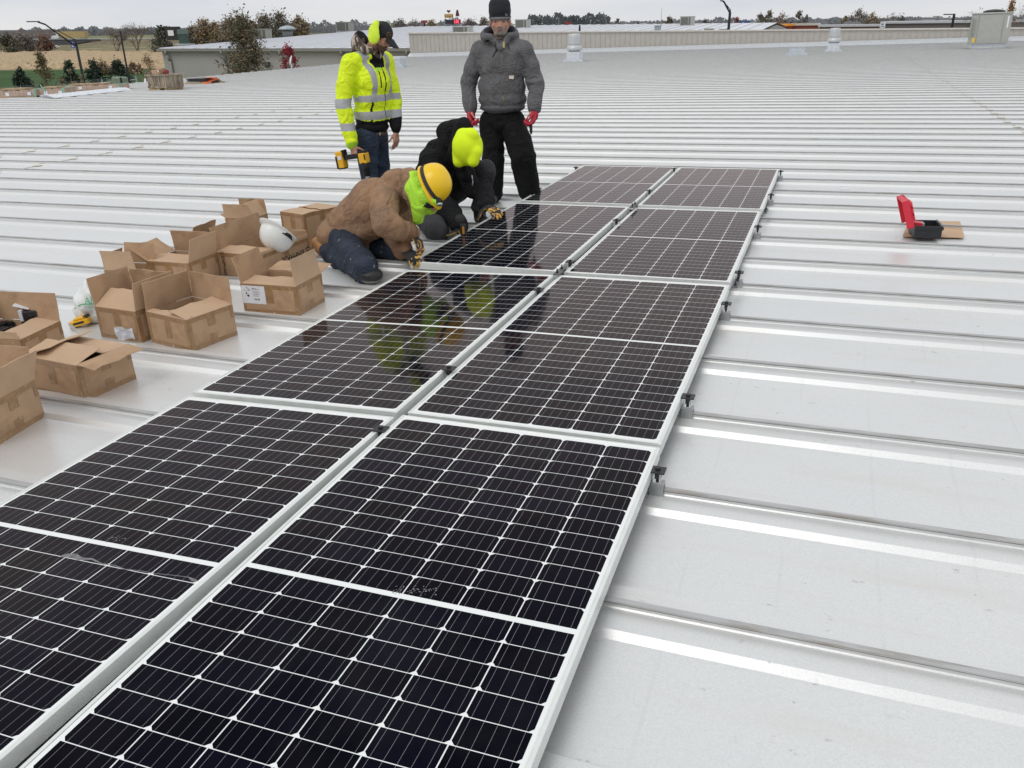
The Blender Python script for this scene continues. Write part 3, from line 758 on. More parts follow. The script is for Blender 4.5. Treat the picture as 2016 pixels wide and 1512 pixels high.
a.b2((-.05, -.06, .03), (-.005, -.02, .036)); a.build('bits', mat('steel', (.5, .5, .52), .3, .9), tc_)
a = MB()
for i in range(5): a.box((w / 2 - .004, -.08 + .035 * i, h + .004), (.014, .014, .016))
a.build('bit_holders', mat('steel', (.5, .5, .52), .3, .9), tc_)
lidm = tcM @ Matrix.Translation((-w / 2 - .004, 0, h - .01)) @ Matrix.Rotation(R_(-108), 4, 'Y')
a = MB(); W2 = .20
a.b2((0, -d / 2, 0), (W2, d / 2, .008)); a.b2((0, -d / 2, .008), (W2, -d / 2 + .008, .050)); a.b2((0, d / 2 - .008, .008), (W2, d / 2, .050)); a.b2((W2 - .008, -d / 2 + .008, .008), (W2, d / 2 - .008, .050))
for i in range(3): a.b2((.05 + i * .05, -d / 2 - .004, -.012), (.075 + i * .05, d / 2 + .004, 0))
a.b2((.03, -.05, -.022), (.17, .05, -.012))
a.build('lid', M_red, tc_, m=lidm, bevel=.005)
a = MB(); hd = lidm @ Matrix.Translation((.07, 0, -.02)); a.b2((0, -.04, -.06), (.022, .04, 0)); a.k = 1; a.b2((.0, -.035, -.075), (.022, .035, -.0602)); a.build('latch', [mat('case_red', (.68, .03, .055)), mat('latch_grey', (.35, .35, .36), .4)], tc_, m=lidm @ Matrix.Rotation(R_(25), 4, 'Y'))
# ------------------------------------------------------------------ people
RS = 1.0                                                # figure scale; the hi-vis man is pulled nearer and scaled about the camera
class Blob:
    """closed primitives fused by a voxel remesh into one continuous skin"""
    def __init__(s): s.mb = MB(); s.f = RS
    def sph(s, c, r): s.mb.ell(c, (r * s.f, r * s.f, r * s.f), n=14, k=9); return s
    def cap(s, a, b, r0, r1=None):
        r1 = r0 if r1 is None else r1
        s.mb.tube(a, b, r0 * s.f, r1 * s.f, n=16, smooth=False); s.sph(a, r0); s.sph(b, r1); return s
    def chain(s, pts, rads):
        for i in range(len(pts) - 1): s.cap(pts[i], pts[i + 1], rads[i], rads[i + 1])
        return s
    def ell(s, c, rad, m=None): s.mb.ell(c, [q * s.f for q in rad], m, n=22, k=14); return s
    def mesh(s, name, mats, voxel=.009, smooth=3, disp=None, classify=None, parent=None, M=None, fac=.5):
        o = s.mb.build('tmp', mats if isinstance(mats, (list, tuple)) else [mats])
        rm = o.modifiers.new('r', 'REMESH'); rm.mode = 'VOXEL'; rm.voxel_size = voxel; rm.use_smooth_shade = True
        bpy.context.view_layer.update()
        me = bpy.data.meshes.new_from_object(o.evaluated_get(bpy.context.evaluated_depsgraph_get()))
        bpy.data.objects.remove(o)
        me.name = name
        n = len(me.vertices)
        co = np.empty(n * 3); me.vertices.foreach_get('co', co); co = co.reshape(-1, 3)
        ed = np.empty(len(me.edges) * 2, dtype=np.int64); me.edges.foreach_get('vertices', ed); ed = ed.reshape(-1, 2)
        deg = np.bincount(ed.ravel(), minlength=n).astype(float)[:, None] + 1e-9
        def smooth_(a, k, f=fac):
            for _ in range(k):
                acc = np.zeros_like(a)
                np.add.at(acc, ed[:, 0], a[ed[:, 1]]); np.add.at(acc, ed[:, 1], a[ed[:, 0]])
                a = a * (1 - f) + acc / deg * f
            return a
        co = smooth_(co, smooth)
        me.vertices.foreach_set('co', co.ravel()); me.update()
        if disp:
            no = np.empty(n * 3); me.vertices.foreach_get('normal', no); no = no.reshape(-1, 3)
            d = np.array([disp(Vector(c)) for c in co])[:, None]
            co = co + no * d
            co = smooth_(co, 1, .35)
            me.vertices.foreach_set('co', co.ravel()); me.update()
        me.materials.clear()
        for q in (mats if isinstance(mats, (list, tuple)) else [mats]): me.materials.append(q)
        mi = np.zeros(len(me.polygons), dtype=np.int32)
        if classify:
            for p in me.polygons: mi[p.index] = classify(p.center, p.normal)
        me.polygons.foreach_set('material_index', mi)
        me.polygons.foreach_set('use_smooth', np.ones(len(me.polygons), dtype=bool)); me.update()
        o = bpy.data.objects.new(name, me); COL.objects.link(o); o.matrix_world = T; WM[o.name] = T.copy()
        if parent:
            o.parent = parent; o.matrix_parent_inverse = Matrix(); o.matrix_basis = Matrix()
        return o
def folds(amp=.008, fr=9, st=(1, 1, 1), seed=0, limbs=(), lamp=.006, lf=55):
    """cloth creases: ridged noise plus rings round the limbs where the sleeve bunches"""
    def f(c):
        q = Vector((c.x * st[0], c.y * st[1], c.z * st[2])) * fr + Vector((seed, seed * .7, 0))
        n1 = noise.noise(q); n2 = noise.noise(q * 2.1 + Vector((5, 3, 1)))
        r = (1 - abs(n1) * 2.2) * amp * .7 + n2 * amp * .5 - amp * .35
        for (a, b, rad) in limbs:
            ab = b - a; t = (c - a).dot(ab) / ab.length_squared
            if -.1 < t < 1.15 and (c - (a + ab * t)).length < rad:
                w = math.sin(t * ab.length * lf + 3.0 * noise.noise(c * 11) + noise.noise(c * 5) * 4)
                r += lamp * (w * .5) * max(0, noise.noise(c * 7 + Vector((seed, 0, 0))) + .55)
        return r
    return f
def hand(B, wrist, d, n, th, curl=.5, s=1.0, spread=.07, thumb=(.5, .4), curls=None, r=.0085, tips=None):
    """wrist, d: way the palm points, n: palm side, th: side of the thumb; curl in radians per joint"""
    d = Vector(d).normalized(); n = Vector(n); n = (n - d * n.dot(d)).normalized(); th = Vector(th); th = (th - d * th.dot(d) - n * th.dot(n)).normalized()
    W = Vector(wrist); k_ = s; s = s * RS
    kn = []
    for i in range(4):
        off = (.030 - .020 * i) * s
        k = W + d * (.088 - .004 * abs(i - 1)) * s + th * off - n * .002 * s
        B.cap(W + th * off * .55 + d * .012 * s, k, .0135 * k_, .0115 * k_); kn.append(k)
    B.cap(W - d * .02 * s, W + d * .02 * s, .024 * k_, .024 * k_)
    for i in range(4):
        ln = (.043, .048, .045, .035)[i] * s; c = (curls[i] if curls else curl)
        a = kn[i]; ang = c * .8; dd = (d + th * spread * (1.5 - i)).normalized()
        for j, (l, rr) in enumerate(((ln, r), (ln * .62, r * .93), (ln * .5, r * .85))):
            v = dd * math.cos(ang) + n * math.sin(ang); b = a + v * l
            B.cap(a, b, rr * k_, rr * .95 * k_); a = b; ang += c
    a = W + d * .022 * s + th * .024 * s + n * .006 * s
    t1 = (d * math.cos(thumb[0]) + th * math.sin(thumb[0]) + n * .35).normalized(); b = a + t1 * .042 * s; B.cap(a, b, .0125 * k_, .0105 * k_)
    t2 = (d * math.cos(thumb[1]) + th * math.sin(thumb[1]) * .5 + n * .6).normalized(); c_ = b + t2 * .032 * s; B.cap(b, c_, .0100 * k_, .0088 * k_)
    B.cap(c_, c_ + (t2 + n * .2).normalized() * .022 * s, .0088 * k_, .0075 * k_)
def head(B, c, f, u, s=1.0):
    """c: centre of the skull, f: the way the face looks, u: up of the head"""
    f = Vector(f).normalized(); u = Vector(u); u = (u - f * u.dot(f)).normalized(); r = f.cross(u)
    s_ = s * RS; Mh = Matrix((r, f, u)).transposed()                   # columns: right, forward, up
    P = lambda x, y, z: Vector(c) + Mh @ Vector((x, y, z)) * s_
    B.ell(P(0, -.012, .022), (.074 * s, .094 * s, .088 * s), Mh)
    B.ell(P(0, .025, -.028), (.062 * s, .068 * s, .075 * s), Mh)
    B.ell(P(0, .045, -.078), (.040 * s, .040 * s, .030 * s), Mh)        # chin
    for q in (-1, 1):
        B.cap(P(q * .052, .0, -.040), P(q * .028, .055, -.088), .019 * s, .017 * s)   # jaw line
        B.ell(P(q * .040, .058, -.022), (.024 * s, .022 * s, .020 * s), Mh)           # cheek bones
        B.cap(P(q * .012, .083, .020), P(q * .046, .064, .018), .010 * s, .009 * s)  # brows
        B.ell(P(q * .078, -.004, -.012), (.010 * s, .020 * s, .032 * s), Mh)           # ears
        B.ell(P(q * .012, .090, -.034), (.009 * s, .009 * s, .007 * s), Mh)           # nostrils
    B.chain([P(0, .084, .012), P(0, .096, -.012), P(0, .106, -.030)], [.009 * s, .010 * s, .0115 * s])
    B.cap(P(-.017, .082, -.058), P(.017, .082, -.058), .0075 * s, .0075 * s)
    B.cap(P(-.015, .081, -.069), P(.015, .081, -.069), .0080 * s, .0080 * s)
    return P, Mh
M_skin = mat('skin', (.52, .28, .20), .55, 0, .10, 35, .15, 160, stain=((.45, .17, .12), 14, .5, .8))
M_lip = mat('lips', (.30, .12, .10), .5)
M_beard = mat('grey_beard', (.36, .31, .28), .9, 0, .35, 120, .5, 250)
M_stub = mat('brown_beard', (.12, .07, .045), .9, 0, .35, 120, .5, 250)
M_eye = mat('eye_dark', (.06, .035, .028), .3)
M_bcloth = mat('black_work_cloth', (.0075, .0075, .009), .85, 0, .25, 22, .25, 130, wr=11, spec=.25)
M_bpants = mat('black_trousers', (.0075, .0075, .0085), .85, 0, .3, 8, .25, 130, stain=((.03, .03, .032), 6, .6, .8), wr=9, spec=.25)
M_grey = mat('grey_duck_cloth', (.125, .122, .13), .85, 0, .16, 9, .25, 150, stain=((.19, .185, .185), 7, .5, .75), wr=12)
M_greyd = mat('dark_hood_lining', (.022, .023, .03), .9)
M_jean = mat('blue_jeans', (.022, .036, .066), .85, 0, .3, 10, .2, 160, stain=((.05, .085, .13), 4, .5, .75), wr=13)
M_jeanp = mat('paint_stained_jeans', (.018, .027, .048), .85, 0, .3, 10, .2, 160, stain=((.42, .46, .50), 16, .655, .68), wr=11)
M_brown = mat('brown_duck_coat', (.315, .185, .105), .85, 0, .16, 8, .25, 150, stain=((.15, .10, .072), 3.6, .50, .72), wr=8)
M_neon = mat('neon_yellow', (.80, 1.0, .008), .65, 0, .04, 10, .15, 120, wr=9)
M_neonh = mat('neon_yellow_fleece', (.78, 1.0, .010), .8, 0, .05, 10, .2, 160)
M_neong = mat('neon_green_fleece', (.46, .84, .05), .8, 0, .06, 12, .3, 130, wr=5)
M_refl = mat('reflective_tape', (.40, .41, .43), .45, .1, .08, 50)
M_camo = mat('camouflage_cloth', (.085, .055, .045), .85, 0, .4, 26, stain=((.50, .44, .38), 20, .53, .58), stretch=(1.5, 1.5, .5))
M_redg = mat('red_glove', (.50, .020, .045), .6, 0, .12, 30, .2, 150)
M_gblk = mat('glove_black', (.016, .016, .018), .75, 0, .2, 50)
M_gyel = mat('glove_yellow', (.62, .36, .075), .7, 0, .15, 40, .2, 120)
M_hatblk = mat('hat_black', (.014, .015, .020), .85, 0, .25, 40, .25, 220)
M_boot = mat('tan_boot', (.40, .20, .07), .6, 0, .2, 20, .15, 90)
M_sole = mat('boot_sole', (.10, .055, .045), .7, 0, .2, 30)
M_bootb = mat('black_boot', (.015, .015, .016), .5, 0, .2, 30)
def leg_body(B, hip, kn, an, r=(.078, .055, .042)):
    B.cap(hip, kn, r[0], r[1]); B.cap(kn, an, r[1] * .98, r[2])
def foot(B, an, toe, r=.042):
    B.cap(an, an + V(0, 0, -.03), r, r); B.cap(an + V(0, 0, -.035), toe, r * .95, r * .8)
# ============================================================ man in the grey jacket (faces the camera)
def man_grey():
    yb = 4.68
    A = lambda u, v, y=yb: ry(u, v, y)
    f = V(.36, -.93, 0).normalized(); r = V(f.y, -f.x, 0)                  # r: his right... (points to image left)
    if r.x > 0: r = -r
    neck = A(985, 82); pel = A(989, 236); chest = A(988, 130)
    shL, shR = A(945, 99, yb), A(1031, 99, yb)
    elL, elR = A(922, 165, yb - .02), A(1054, 165, yb + .0)
    wrL, wrR = A(927, 216, yb - .12), A(1052, 214, yb - .08)
    hipL, hipR = A(968, 240), A(1010, 240)
    knL, knR = A(972, 312, yb - .05), A(1028, 306, yb - .06)
    zfl = ZPAN
    anL, anR = A(972, 378, yb + .0), A(1041, 374, yb + .02)
    anL.z = max(anL.z, ZPAN + .10); anR.z = max(anR.z, ZPAN + .10)
    hc = A(984.5, 38, yb - .03)
    B = Blob()
    P, Mh = head(B, hc + V(0, 0, -.012), V(.30, -.94, -.10), V(0, 0, 1), 1.08)
    B.cap(P(0, -.02, -.06), neck + V(0, 0, -.02), .058, .066)
    B.cap(neck + V(0, 0, -.08), chest, .08, .10); B.cap(chest, pel, .10, .09); B.cap(shL, shR, .05, .05)
    for sh, el, wr in ((shL, elL, wrL), (shR, elR, wrR)): B.cap(sh, el, .05, .040); B.cap(el, wr, .039, .028)
    for h, k, a in ((hipL, knL, anL), (hipR, knR, anR)): leg_body(B, h, k, a)
    for wr, el, s in ((wrL, elL, -1), (wrR, elR, 1)):
        d = (wr - el).normalized(); d = (d + V(0, -.25, -.9)).normalized()
        hand(B, wr, d, V(-s * .9, .2, 0), V(0, -1, 0), .55, .98)
    def cls(c, n):
        q = Mh.transposed() @ (c - (hc + V(0, 0, -.012)))
        q = q / 1.08
        if q.z > -.14 and q.y > .0:
            if abs(q.x) < .020 and -.071 < q.z < -.054 and q.y > .07: return 1
            if q.y > .045 and (-.052 < q.z < -.040) and abs(q.x) < .034: return 2
            if q.z < -.056 and q.y > .03 and abs(q.x) < .046 and q.z > -.118: return 2
            if abs(q.x) > .028 and q.z < -.046 and q.y > .022 and q.z > -.11 and abs(q.x) < .05: return 2
        return 0
    body = B.mesh('person', [M_skin, M_lip, M_beard], .0062, 2, classify=cls)
    tag(body, 'person standing in a grey hooded jacket, black knit cap and red gloves', 'person')
    for q in (-1, 1):
        e = MB(); e.ell(P(q * .031, .0755, .001), (.0125, .008, .0050), Mh); e.build('eye', M_eye, body)
    # jacket
    J = Blob()
    up = V(0, 0, 1)
    J.ell(chest + V(0, .01, .02), (.235, .155, .22)); J.ell(A(988, 170), (.215, .155, .20)); J.ell(A(989, 195), (.222, .155, .11)); J.ell(A(989, 212), (.213, .150, .055))
    J.cap(shL + V(.03, 0, -.01), shR + V(-.03, 0, -.01), .088, .088); J.cap(neck + V(-.05, .02, -.03), shL + V(0, 0, .0), .075, .080); J.cap(neck + V(.05, .02, -.03), shR, .075, .080)
    for sh, el, wr, s in ((shL, elL, wrL, -1), (shR, elR, wrR, 1)):
        J.chain([sh, sh.lerp(el, .5) + V(s * .012, 0, 0), el, el.lerp(wr, .5) + V(s * .008, 0, 0), wr + (wr - el).normalized() * -.01], [.080, .077, .073, .069, .060])
    # hood lying round the neck
    import math as _m
    ring = []
    for k in range(13):
        t = _m.pi * (-.30 + 1.60 * k / 12)
        ring.append(neck + r * (_m.cos(t) * .135) * -1 + f * (-_m.sin(t) * .115 + .015) + V(0, 0, .045 + .055 * max(0, _m.sin(t))))
    J.chain(ring, [.024 + .020 * max(0, _m.sin(_m.pi * k / 12)) for k in range(13)])
    J.cap(ring[0], neck + f * .135 + V(0, 0, -.055), .028, .02); J.cap(ring[-1], neck + f * .135 + V(0, 0, -.055), .028, .02)
    J.ell(neck - f * .09 + V(0, 0, -.01), (.13, .085, .10))
    lim = [(shL, elL, .13), (elL, wrL, .12), (shR, elR, .13), (elR, wrR, .12)]
    hem = A(989, 212).z; zipx = chest.dot(r)
    def cj(c, n):
        if c.z < hem + .01 and c.z > hem - .09 and (c - A(989, 212)).xy.length < .28: return 1
        q = c - neck
        if c.z > neck.z - .05 and n.dot(V(q.x, q.y, 0)) < .03 and q.xy.length < .14: return 2
        if abs((c - chest).dot(r)) < .0055 and n.dot(f) > .4 and c.z < neck.z - .05: return 3
        return 0
    j = J.mesh('jacket', [M_grey, mat('grey_rib_knit', (.085, .085, .095), .9, 0, .2, 30, .4, 90), M_greyd, mat('zip_dark', (.15, .13, .11), .5, .3)], .0085, 3, folds(.011, 6.5, (1, 1, .8), 3, lim, .011, 46), cj, body)
    # purple shirt under the collar, zip pull, cords, pocket patch
    m_ = MB(); m_.ell(neck + f * .075 + V(0, 0, -.05), (.045, .035, .05)); m_.build('shirt', mat('purple_shirt', (.055, .02, .13), .85), body)
    m_ = MB(); m_.box(A(992, 88, yb - .185), (.016, .008, .045)); m_.build('zip_pull', mat('brass', (.75, .60, .30), .3, .8), body)
    def on_front(u, v):
        o = A(u, v, yb - .5); d = (o - CP).normalized()
        ok, loc, nn, ii = j.ray_cast(o - d * .5, d)
        return loc if ok else A(u, v, yb - .16)
    m_ = MB(); m_.path([on_front(u, v) - f * -.004 for u, v in ((975, 84), (976, 93), (977, 99), (973, 106), (970, 112))], .0035); m_.sph = None; m_.ell(on_front(977, 100) + f * .004, (.010, .008, .009)); m_.build('drawstring', M_gblk, body)
    m_ = MB(); m_.path([on_front(u, v) + f * .003 for u, v in ((1000, 86), (1003, 96))], .003); m_.build('drawstring', M_gblk, body)
    pc = on_front(1007, 151) + f * .004; px = (on_front(1009, 151) - on_front(1005, 151)).normalized()
    Mp = Matrix.Translation(pc) @ Matrix((px, -f.cross(px) * -1, V(0, 0, 1))).transposed().to_4x4()
    m_ = MB(); m_.box((0, 0, 0), (.040, .004, .044)); m_.k = 1
    for k in range(5):
        t0 = -.9 + k * .75
        m_.quad(*[(math.cos(t) * rr_ - .002, -.0026, math.sin(t) * rr_) for t, rr_ in ((t0, .014), (t0 + .75, .014 - k * .001), (t0 + .75, .008), (t0, .009))])
    o = m_.build('chest_patch', [mat('patch_cream', (.62, .52, .44), .7), mat('patch_brown', (.40, .20, .13), .7)], body, m=T @ Mp)
    # trousers
    Tr = Blob()
    Tr.ell(pel + V(0, 0, .0), (.185, .135, .12)); Tr.cap(hipL, hipR, .115, .115)
    Tr.chain([hipL + V(0, 0, -.03), hipL.lerp(knL, .5), knL, knL.lerp(anL, .5), anL + V(0, 0, -.02)], [.118, .108, .100, .098, .088])
    Tr.chain([hipR + V(0, 0, -.03), hipR.lerp(knR, .5), knR, knR.lerp(anR, .55), anR + V(0, 0, -.0)], [.122, .118, .122, .112, .105])
    Tr.mesh('trousers', M_bpants, .009, 3, folds(.010, 6, (1, 1, .7), 9, [(hipL, knL, .2), (knL, anL, .2), (hipR, knR, .2), (knR, anR, .2)], .010, 38), None, body)
    for s, an in ((-1, anL), (1, anR)):
        Bt = Blob(); toe = V(an.x, an.y, ZPAN + .045) + f * .17 + r * (.03 if s < 0 else -.03)
        Bt.chain([V(an.x, an.y, ZPAN + .13), V(an.x, an.y, ZPAN + .055), toe], [.055, .052, .045]); Bt.cap(V(an.x, an.y, ZPAN + .03) - f * .05, toe, .03, .03)
        Bt.mesh('boot', M_bootb, .008, 2, None, None, body)
    for wr, el, s in ((wrL, elL, -1), (wrR, elR, 1)):
        G = Blob(); d = (wr - el).normalized(); d = (d + V(0, -.25, -.9)).normalized()
        G.ell(wr + d * .05, (.038, .042, .055)); hand(G, wr + d * .005, d, V(-s * .8, -.35, 0), V(-s * .25, -1, 0), 1.0, 1.12, r=.0125, spread=.05, thumb=(.5, .15), curls=[.8, .95, 1.05, 1.1]); G.cap(wr - d * .045, wr, .044, .042)
        G.mesh('glove', M_redg, .0052, 1, None, None, body)
    # knit cap
    C = Blob(); zc = P(0, 0, 0)
    C.ell(P(0, -.010, .072), (.096, .110, .10), Mh); C.ell(P(0, -.012, .105), (.094, .098, .085), Mh); C.cap(P(0, -.010, .030), P(0, -.010, .09), .092, .090)
    C.ell(P(0, .004, .024), (.097, .116, .024), Mh)
    def cc(c, n):
        q = Mh.transposed() @ (c - zc); cut = .000 + .014 * q.y / .1
        return 1 if q.z < cut + .024 else 0
    cp = C.mesh('knit_cap', [M_hatblk, mat('cap_edge_grey', (.17, .17, .175), .9, 0, .15, 60, .3, 200)], .006, 2, None, cc, body)
    tb = MB(); lm = P(-.052, .078, .052)
    e0 = Matrix.Translation(lm) @ Mh.to_4x4() @ Matrix.Rotation(R_(28), 4, 'Z')
    tb.box((0, .006, 0), (.022, .002, .005), Matrix.Rotation(-.5, 3, 'Y')); tb.box((-.006, .006, -.007), (.006, .002, .012), Matrix.Rotation(.3, 3, 'Y')); tb.box((.006, .006, -.003), (.005, .002, .010), Matrix.Rotation(.3, 3, 'Y'))
    tb.build('cap_mark', mat('mark_grey', (.30, .30, .32), .6), body, m=T @ e0)
    # dark tool held in each hand
    for wr, s in ((wrL, -1), (wrR, 1)):
        c = wr + V(s * -.02, -.05, -.115); a = MB(); a.cap = None; a.tube(c, c + V(.02, -.05, -.07), .016, .012, n=12); a.tube(c + V(.02, -.05, -.07), c + V(.022, -.055, -.085), .008, n=10)
        a.k = 1
        if s < 0: a.tube(c + V(-.012, -.018, -.02), c + V(-.002, -.04, -.05), .010, .008, n=10)
        o = a.build('hand_tool', [M_gblk, M_neong], m=T.copy()); tag(o, 'dark tool with a green stripe in a red glove of the standing man' if s < 0 else 'small dark tool in the red glove at the far right of the standing man', 'tool')
man_grey()
# ============================================================ man in the high visibility jacket
def man_hivis():
    global RS
    RS = .84; V = lambda *a: Vector(a) * RS  # pulled nearer along the line of sight, body shrunk to fill the same pixels
    yb = 3.62
    A = lambda u, v, y=yb: ry(u, v, y)
    f0 = Vector((.985, -.17, 0)).normalized(); r0 = Vector((f0.y, -f0.x, 0)); f = f0 * RS; rt = r0 * RS; fd, rd = f0 / RS, r0 / RS                # rt: his right, towards the camera
    neck = A(727, 106); chest = A(731, 160); pel = A(732, 262)
    shN, shF = A(690, 124, yb - .14), A(757, 120, yb + .14)
    elN, elF = A(676, 206, yb - .22), A(776, 196, yb + .16)
    wrN, wrF = A(693, 284, yb - .26), A(780, 257, yb + .05)
    hipN, hipF = A(722, 268, yb - .08), A(742, 266, yb + .09)
    knN, knF = A(727, 352, yb - .10), A(752, 346, yb + .07)
    anN, anF = rz(745, 446, ZPAN + .09), rz(764, 436, ZPAN + .09)
    hc = A(751, 72, yb - .02)
    ff = V(.90, -.06, -.56).normalized(); hu = V(.52, -.02, .85)
    B = Blob(); P, Mh = head(B, hc, ff, hu, 1.06)
    B.cap(P(0, -.03, -.06), neck, .055, .062); B.cap(neck, chest, .08, .10); B.cap(chest, pel, .10, .09); B.cap(shN, shF, .06, .06)
    for s_, e_, w_ in ((shN, elN, wrN), (shF, elF, wrF)): B.cap(s_, e_, .048, .040); B.cap(e_, w_, .038, .028)
    for h, k, a in ((hipN, knN, anN), (hipF, knF, anF)): leg_body(B, h, k, a)
    gd = (A(716, 311, yb - .26) - wrN).normalized()
    hand(B, wrN + V(0, 0, -.01), V(.25, -.05, -.95), V(.15, .95, .1), V(.95, 0, .25), .8, 1.05, curls=[.25, .95, 1.0, 1.05], thumb=(1.0, .9))
    hand(B, wrF + V(0, 0, -.01), V(-.05, -.1, -1), V(-.95, .2, 0), V(.1, -1, 0), .38, 1.05)
    def cls(c, n):
        q = Mh.transposed() @ (c - hc) / RS
        if q.z > -.13 and q.y > -.01:
            if abs(q.x) < .02 and -.071 < q.z < -.054 and q.y > .07: return 1
            if q.z < -.040 and q.z > -.12 and q.y > -.0 and not (abs(q.x) < .012 and q.z > -.05 and q.y > .09): return 2 if (q.z < -.052 or abs(q.x) < .035) and q.y > .015 else 0
        return 0
    body = B.mesh('person', [M_skin, M_lip, M_stub], .0062, 2, classify=cls)
    tag(body, 'person standing in a neon yellow jacket with grey bands, looking down under a dark cap', 'person')
    for q in (-1, 1):
        e = MB(); e.ell(P(q * .031, .0755, .001), (.0105, .0067, .0042), Mh); e.build('eye', M_eye, body)
    J = Blob()
    J.ell(chest, (.175, .20, .20)); J.ell(A(731, 190), (.165, .195, .20)); J.ell(A(732, 225), (.165, .185, .16)); J.ell(A(732, 250), (.160, .182, .075))
    J.cap(shN + V(.02, .04, -.01), shF + V(0, -.04, -.01), .092, .090); J.cap(neck + V(-.03, -.03, -.045), shN, .085, .088); J.cap(neck + V(-.02, .03, -.045), shF, .085, .085)
    J.chain([shN, shN.lerp(elN, .5) + V(-.015, 0, 0), elN, elN.lerp(wrN, .5) + V(-.005, 0, 0), wrN + V(0, 0, .02), wrN + V(0, 0, -.004)], [.088, .084, .076, .070, .060, .046])
    J.chain([shF, shF.lerp(elF, .5), elF, elF.lerp(wrF, .55), wrF + V(0, 0, .01)], [.088, .082, .074, .066, .048])
    J.chain([neck + rt * .07 + V(0, 0, -.02) + f * .06, neck + f * .10 + V(0, 0, -.05), neck - rt * .07 + V(0, 0, -.02) + f * .05], [.03, .03, .03])
    zc = lambda v, u=733: A(u, v).z
    T1a, T1b = zc(185), zc(198); T2a, T2b = zc(217), zc(233)
    LB = zc(234)
    def inarm(c, a, b, rad):
        ab = b - a; t = (c - a).dot(ab) / ab.length_squared
        return t if (-.15 < t < 1.1 and (c - (a + ab * max(0, min(1, t)))).length < rad) else None
    def cj(c, n):
        t1 = inarm(c, shN, elN, .115 * RS); t2 = inarm(c, elN, wrN, .105 * RS)
        isarm = (c - neck).dot(rd) > .20 or (t1 is not None and t1 > .30 and (c - chest).dot(rd) > .165)
        isarmF = (c - neck).dot(rd) < -.22
        if isarm:
            z = c.z
            if zc(189) >= z >= zc(207): return 1
            if zc(235) >= z >= zc(250): return 1
            if z < wrN.z + .018: return 3
            return 0
        if isarmF:
            z = c.z
            if zc(214) >= z >= zc(232) : return 1
            if z < wrF.z + .03: return 2
            return 2 if z < zc(236) and (c - chest).dot(fd) < .06 else 0
        if c.z < LB + .01 * math.sin(c.x * 20): return 2
        s_ = (c - chest).dot(rd); t_ = (c - chest).dot(fd)
        if abs(s_) < .006 and t_ > 0: return 2
        if c.z > zc(133) and t_ > -.02 and abs(s_) < .075: return 2
        if zc(133) >= c.z > zc(139) and t_ > .02 and .01 < s_ < .085: return 3
        if T1a >= c.z >= T1b or T2a >= c.z >= T2b: return 1
        if c.z > T1b and .092 < abs(s_ + (.0)) < .142: return 1
        if abs(s_ - .055) < .006 and t_ > 0 and zc(131) > c.z > zc(172): return 2
        if abs(s_ - .135) < .008 and t_ > -.02 and zc(199) > c.z > zc(252): return 2
        return 0
    lim = [(shN, elN, .13), (elN, wrN, .12), (shF, elF, .13), (elF, wrF, .12)]
    J.mesh('jacket', [M_neon, M_refl, M_bcloth, M_neong], .0072, 3, folds(.0085, 6, (1, 1, .8), 21, lim, .008, 44), cj, body)
    # hem of the camouflage shirt and the camouflage hood round the neck
    Hm = Blob(); Hm.ell(A(735, 262), (.135, .155, .035)); Hm.mesh('shirt_hem', M_camo, .01, 1, None, None, body)
    H = Blob(); pts = []
    for k in range(11):
        t = math.pi * (-.22 + 1.44 * k / 10)
        pts.append(neck + rt * (math.cos(t) * .098) + f * (-math.sin(t) * .105 + .035) + V(0, 0, .035 + .07 * max(0, math.sin(t))))
    H.chain(pts, [.028 + .020 * max(0, math.sin(math.pi * k / 10)) for k in range(11)]); H.ell(neck - f * .09 + V(0, 0, .07), (.085, .10, .13)); H.ell(neck - f * .07 + rt * .04 + V(0, 0, .10), (.07, .08, .07))
    H.cap(pts[0], neck + f * .105 + V(0, 0, -.04), .028, .02); H.cap(pts[-1], neck + f * .105 + V(0, 0, -.04), .028, .02)
    H.mesh('camouflage_hood', [M_camo, M_bcloth], .008, 3, folds(.012, 11, (1, 1, 1), 5), lambda c, n: 1 if (n.dot(V((c - neck).x, (c - neck).y, 0)) < 0 and (c - neck).xy.length < .10) else 0, body)
    Tr = Blob(); Tr.ell(pel, (.14, .165, .11)); Tr.cap(hipN, hipF, .105, .105)
    Tr.chain([hipN, hipN.lerp(knN, .5), knN, knN.lerp(anN, .5), anN + V(0, 0, -.03)], [.115, .100, .084, .078, .072])
    Tr.chain([hipF, hipF.lerp(knF, .5), knF, knF.lerp(anF, .5), anF + V(0, 0, -.03)], [.112, .098, .082, .076, .072])
    Tr.mesh('jeans', M_jean, .009, 3, folds(.008, 6, (1, 1, .6), 2, [(hipN, knN, .2), (knN, anN, .2), (hipF, knF, .2), (knF, anF, .2)], .007, 34), None, body)
    for an in (anN, anF):
        Bt = Blob(); toe = Vector((an.x, an.y, ZPAN + .042)) + f * .17
        Bt.chain([Vector((an.x, an.y, ZPAN + .12)), Vector((an.x, an.y, ZPAN + .05)), toe], [.055, .050, .042]); Bt.mesh('boot', M_bootb, .009, 2, None, None, body)
    # cap with peak
    C = Blob(); C.ell(P(0, -.008, .045), (.084, .104, .080), Mh); C.cap(P(0, -.006, .015), P(0, -.006, .05), .082, .083)
    C.sph(P(0, -.01, .127), .008)
    for k in range(9):
        a_ = -.9 + 1.8 * k / 8
        C.cap(P(math.sin(a_) * .072, .070 + .02 * math.cos(a_), .020), P(math.sin(a_) * .070, .085 + .105 * math.cos(a_), .000 - .014 * abs(math.sin(a_))), .007, .005)
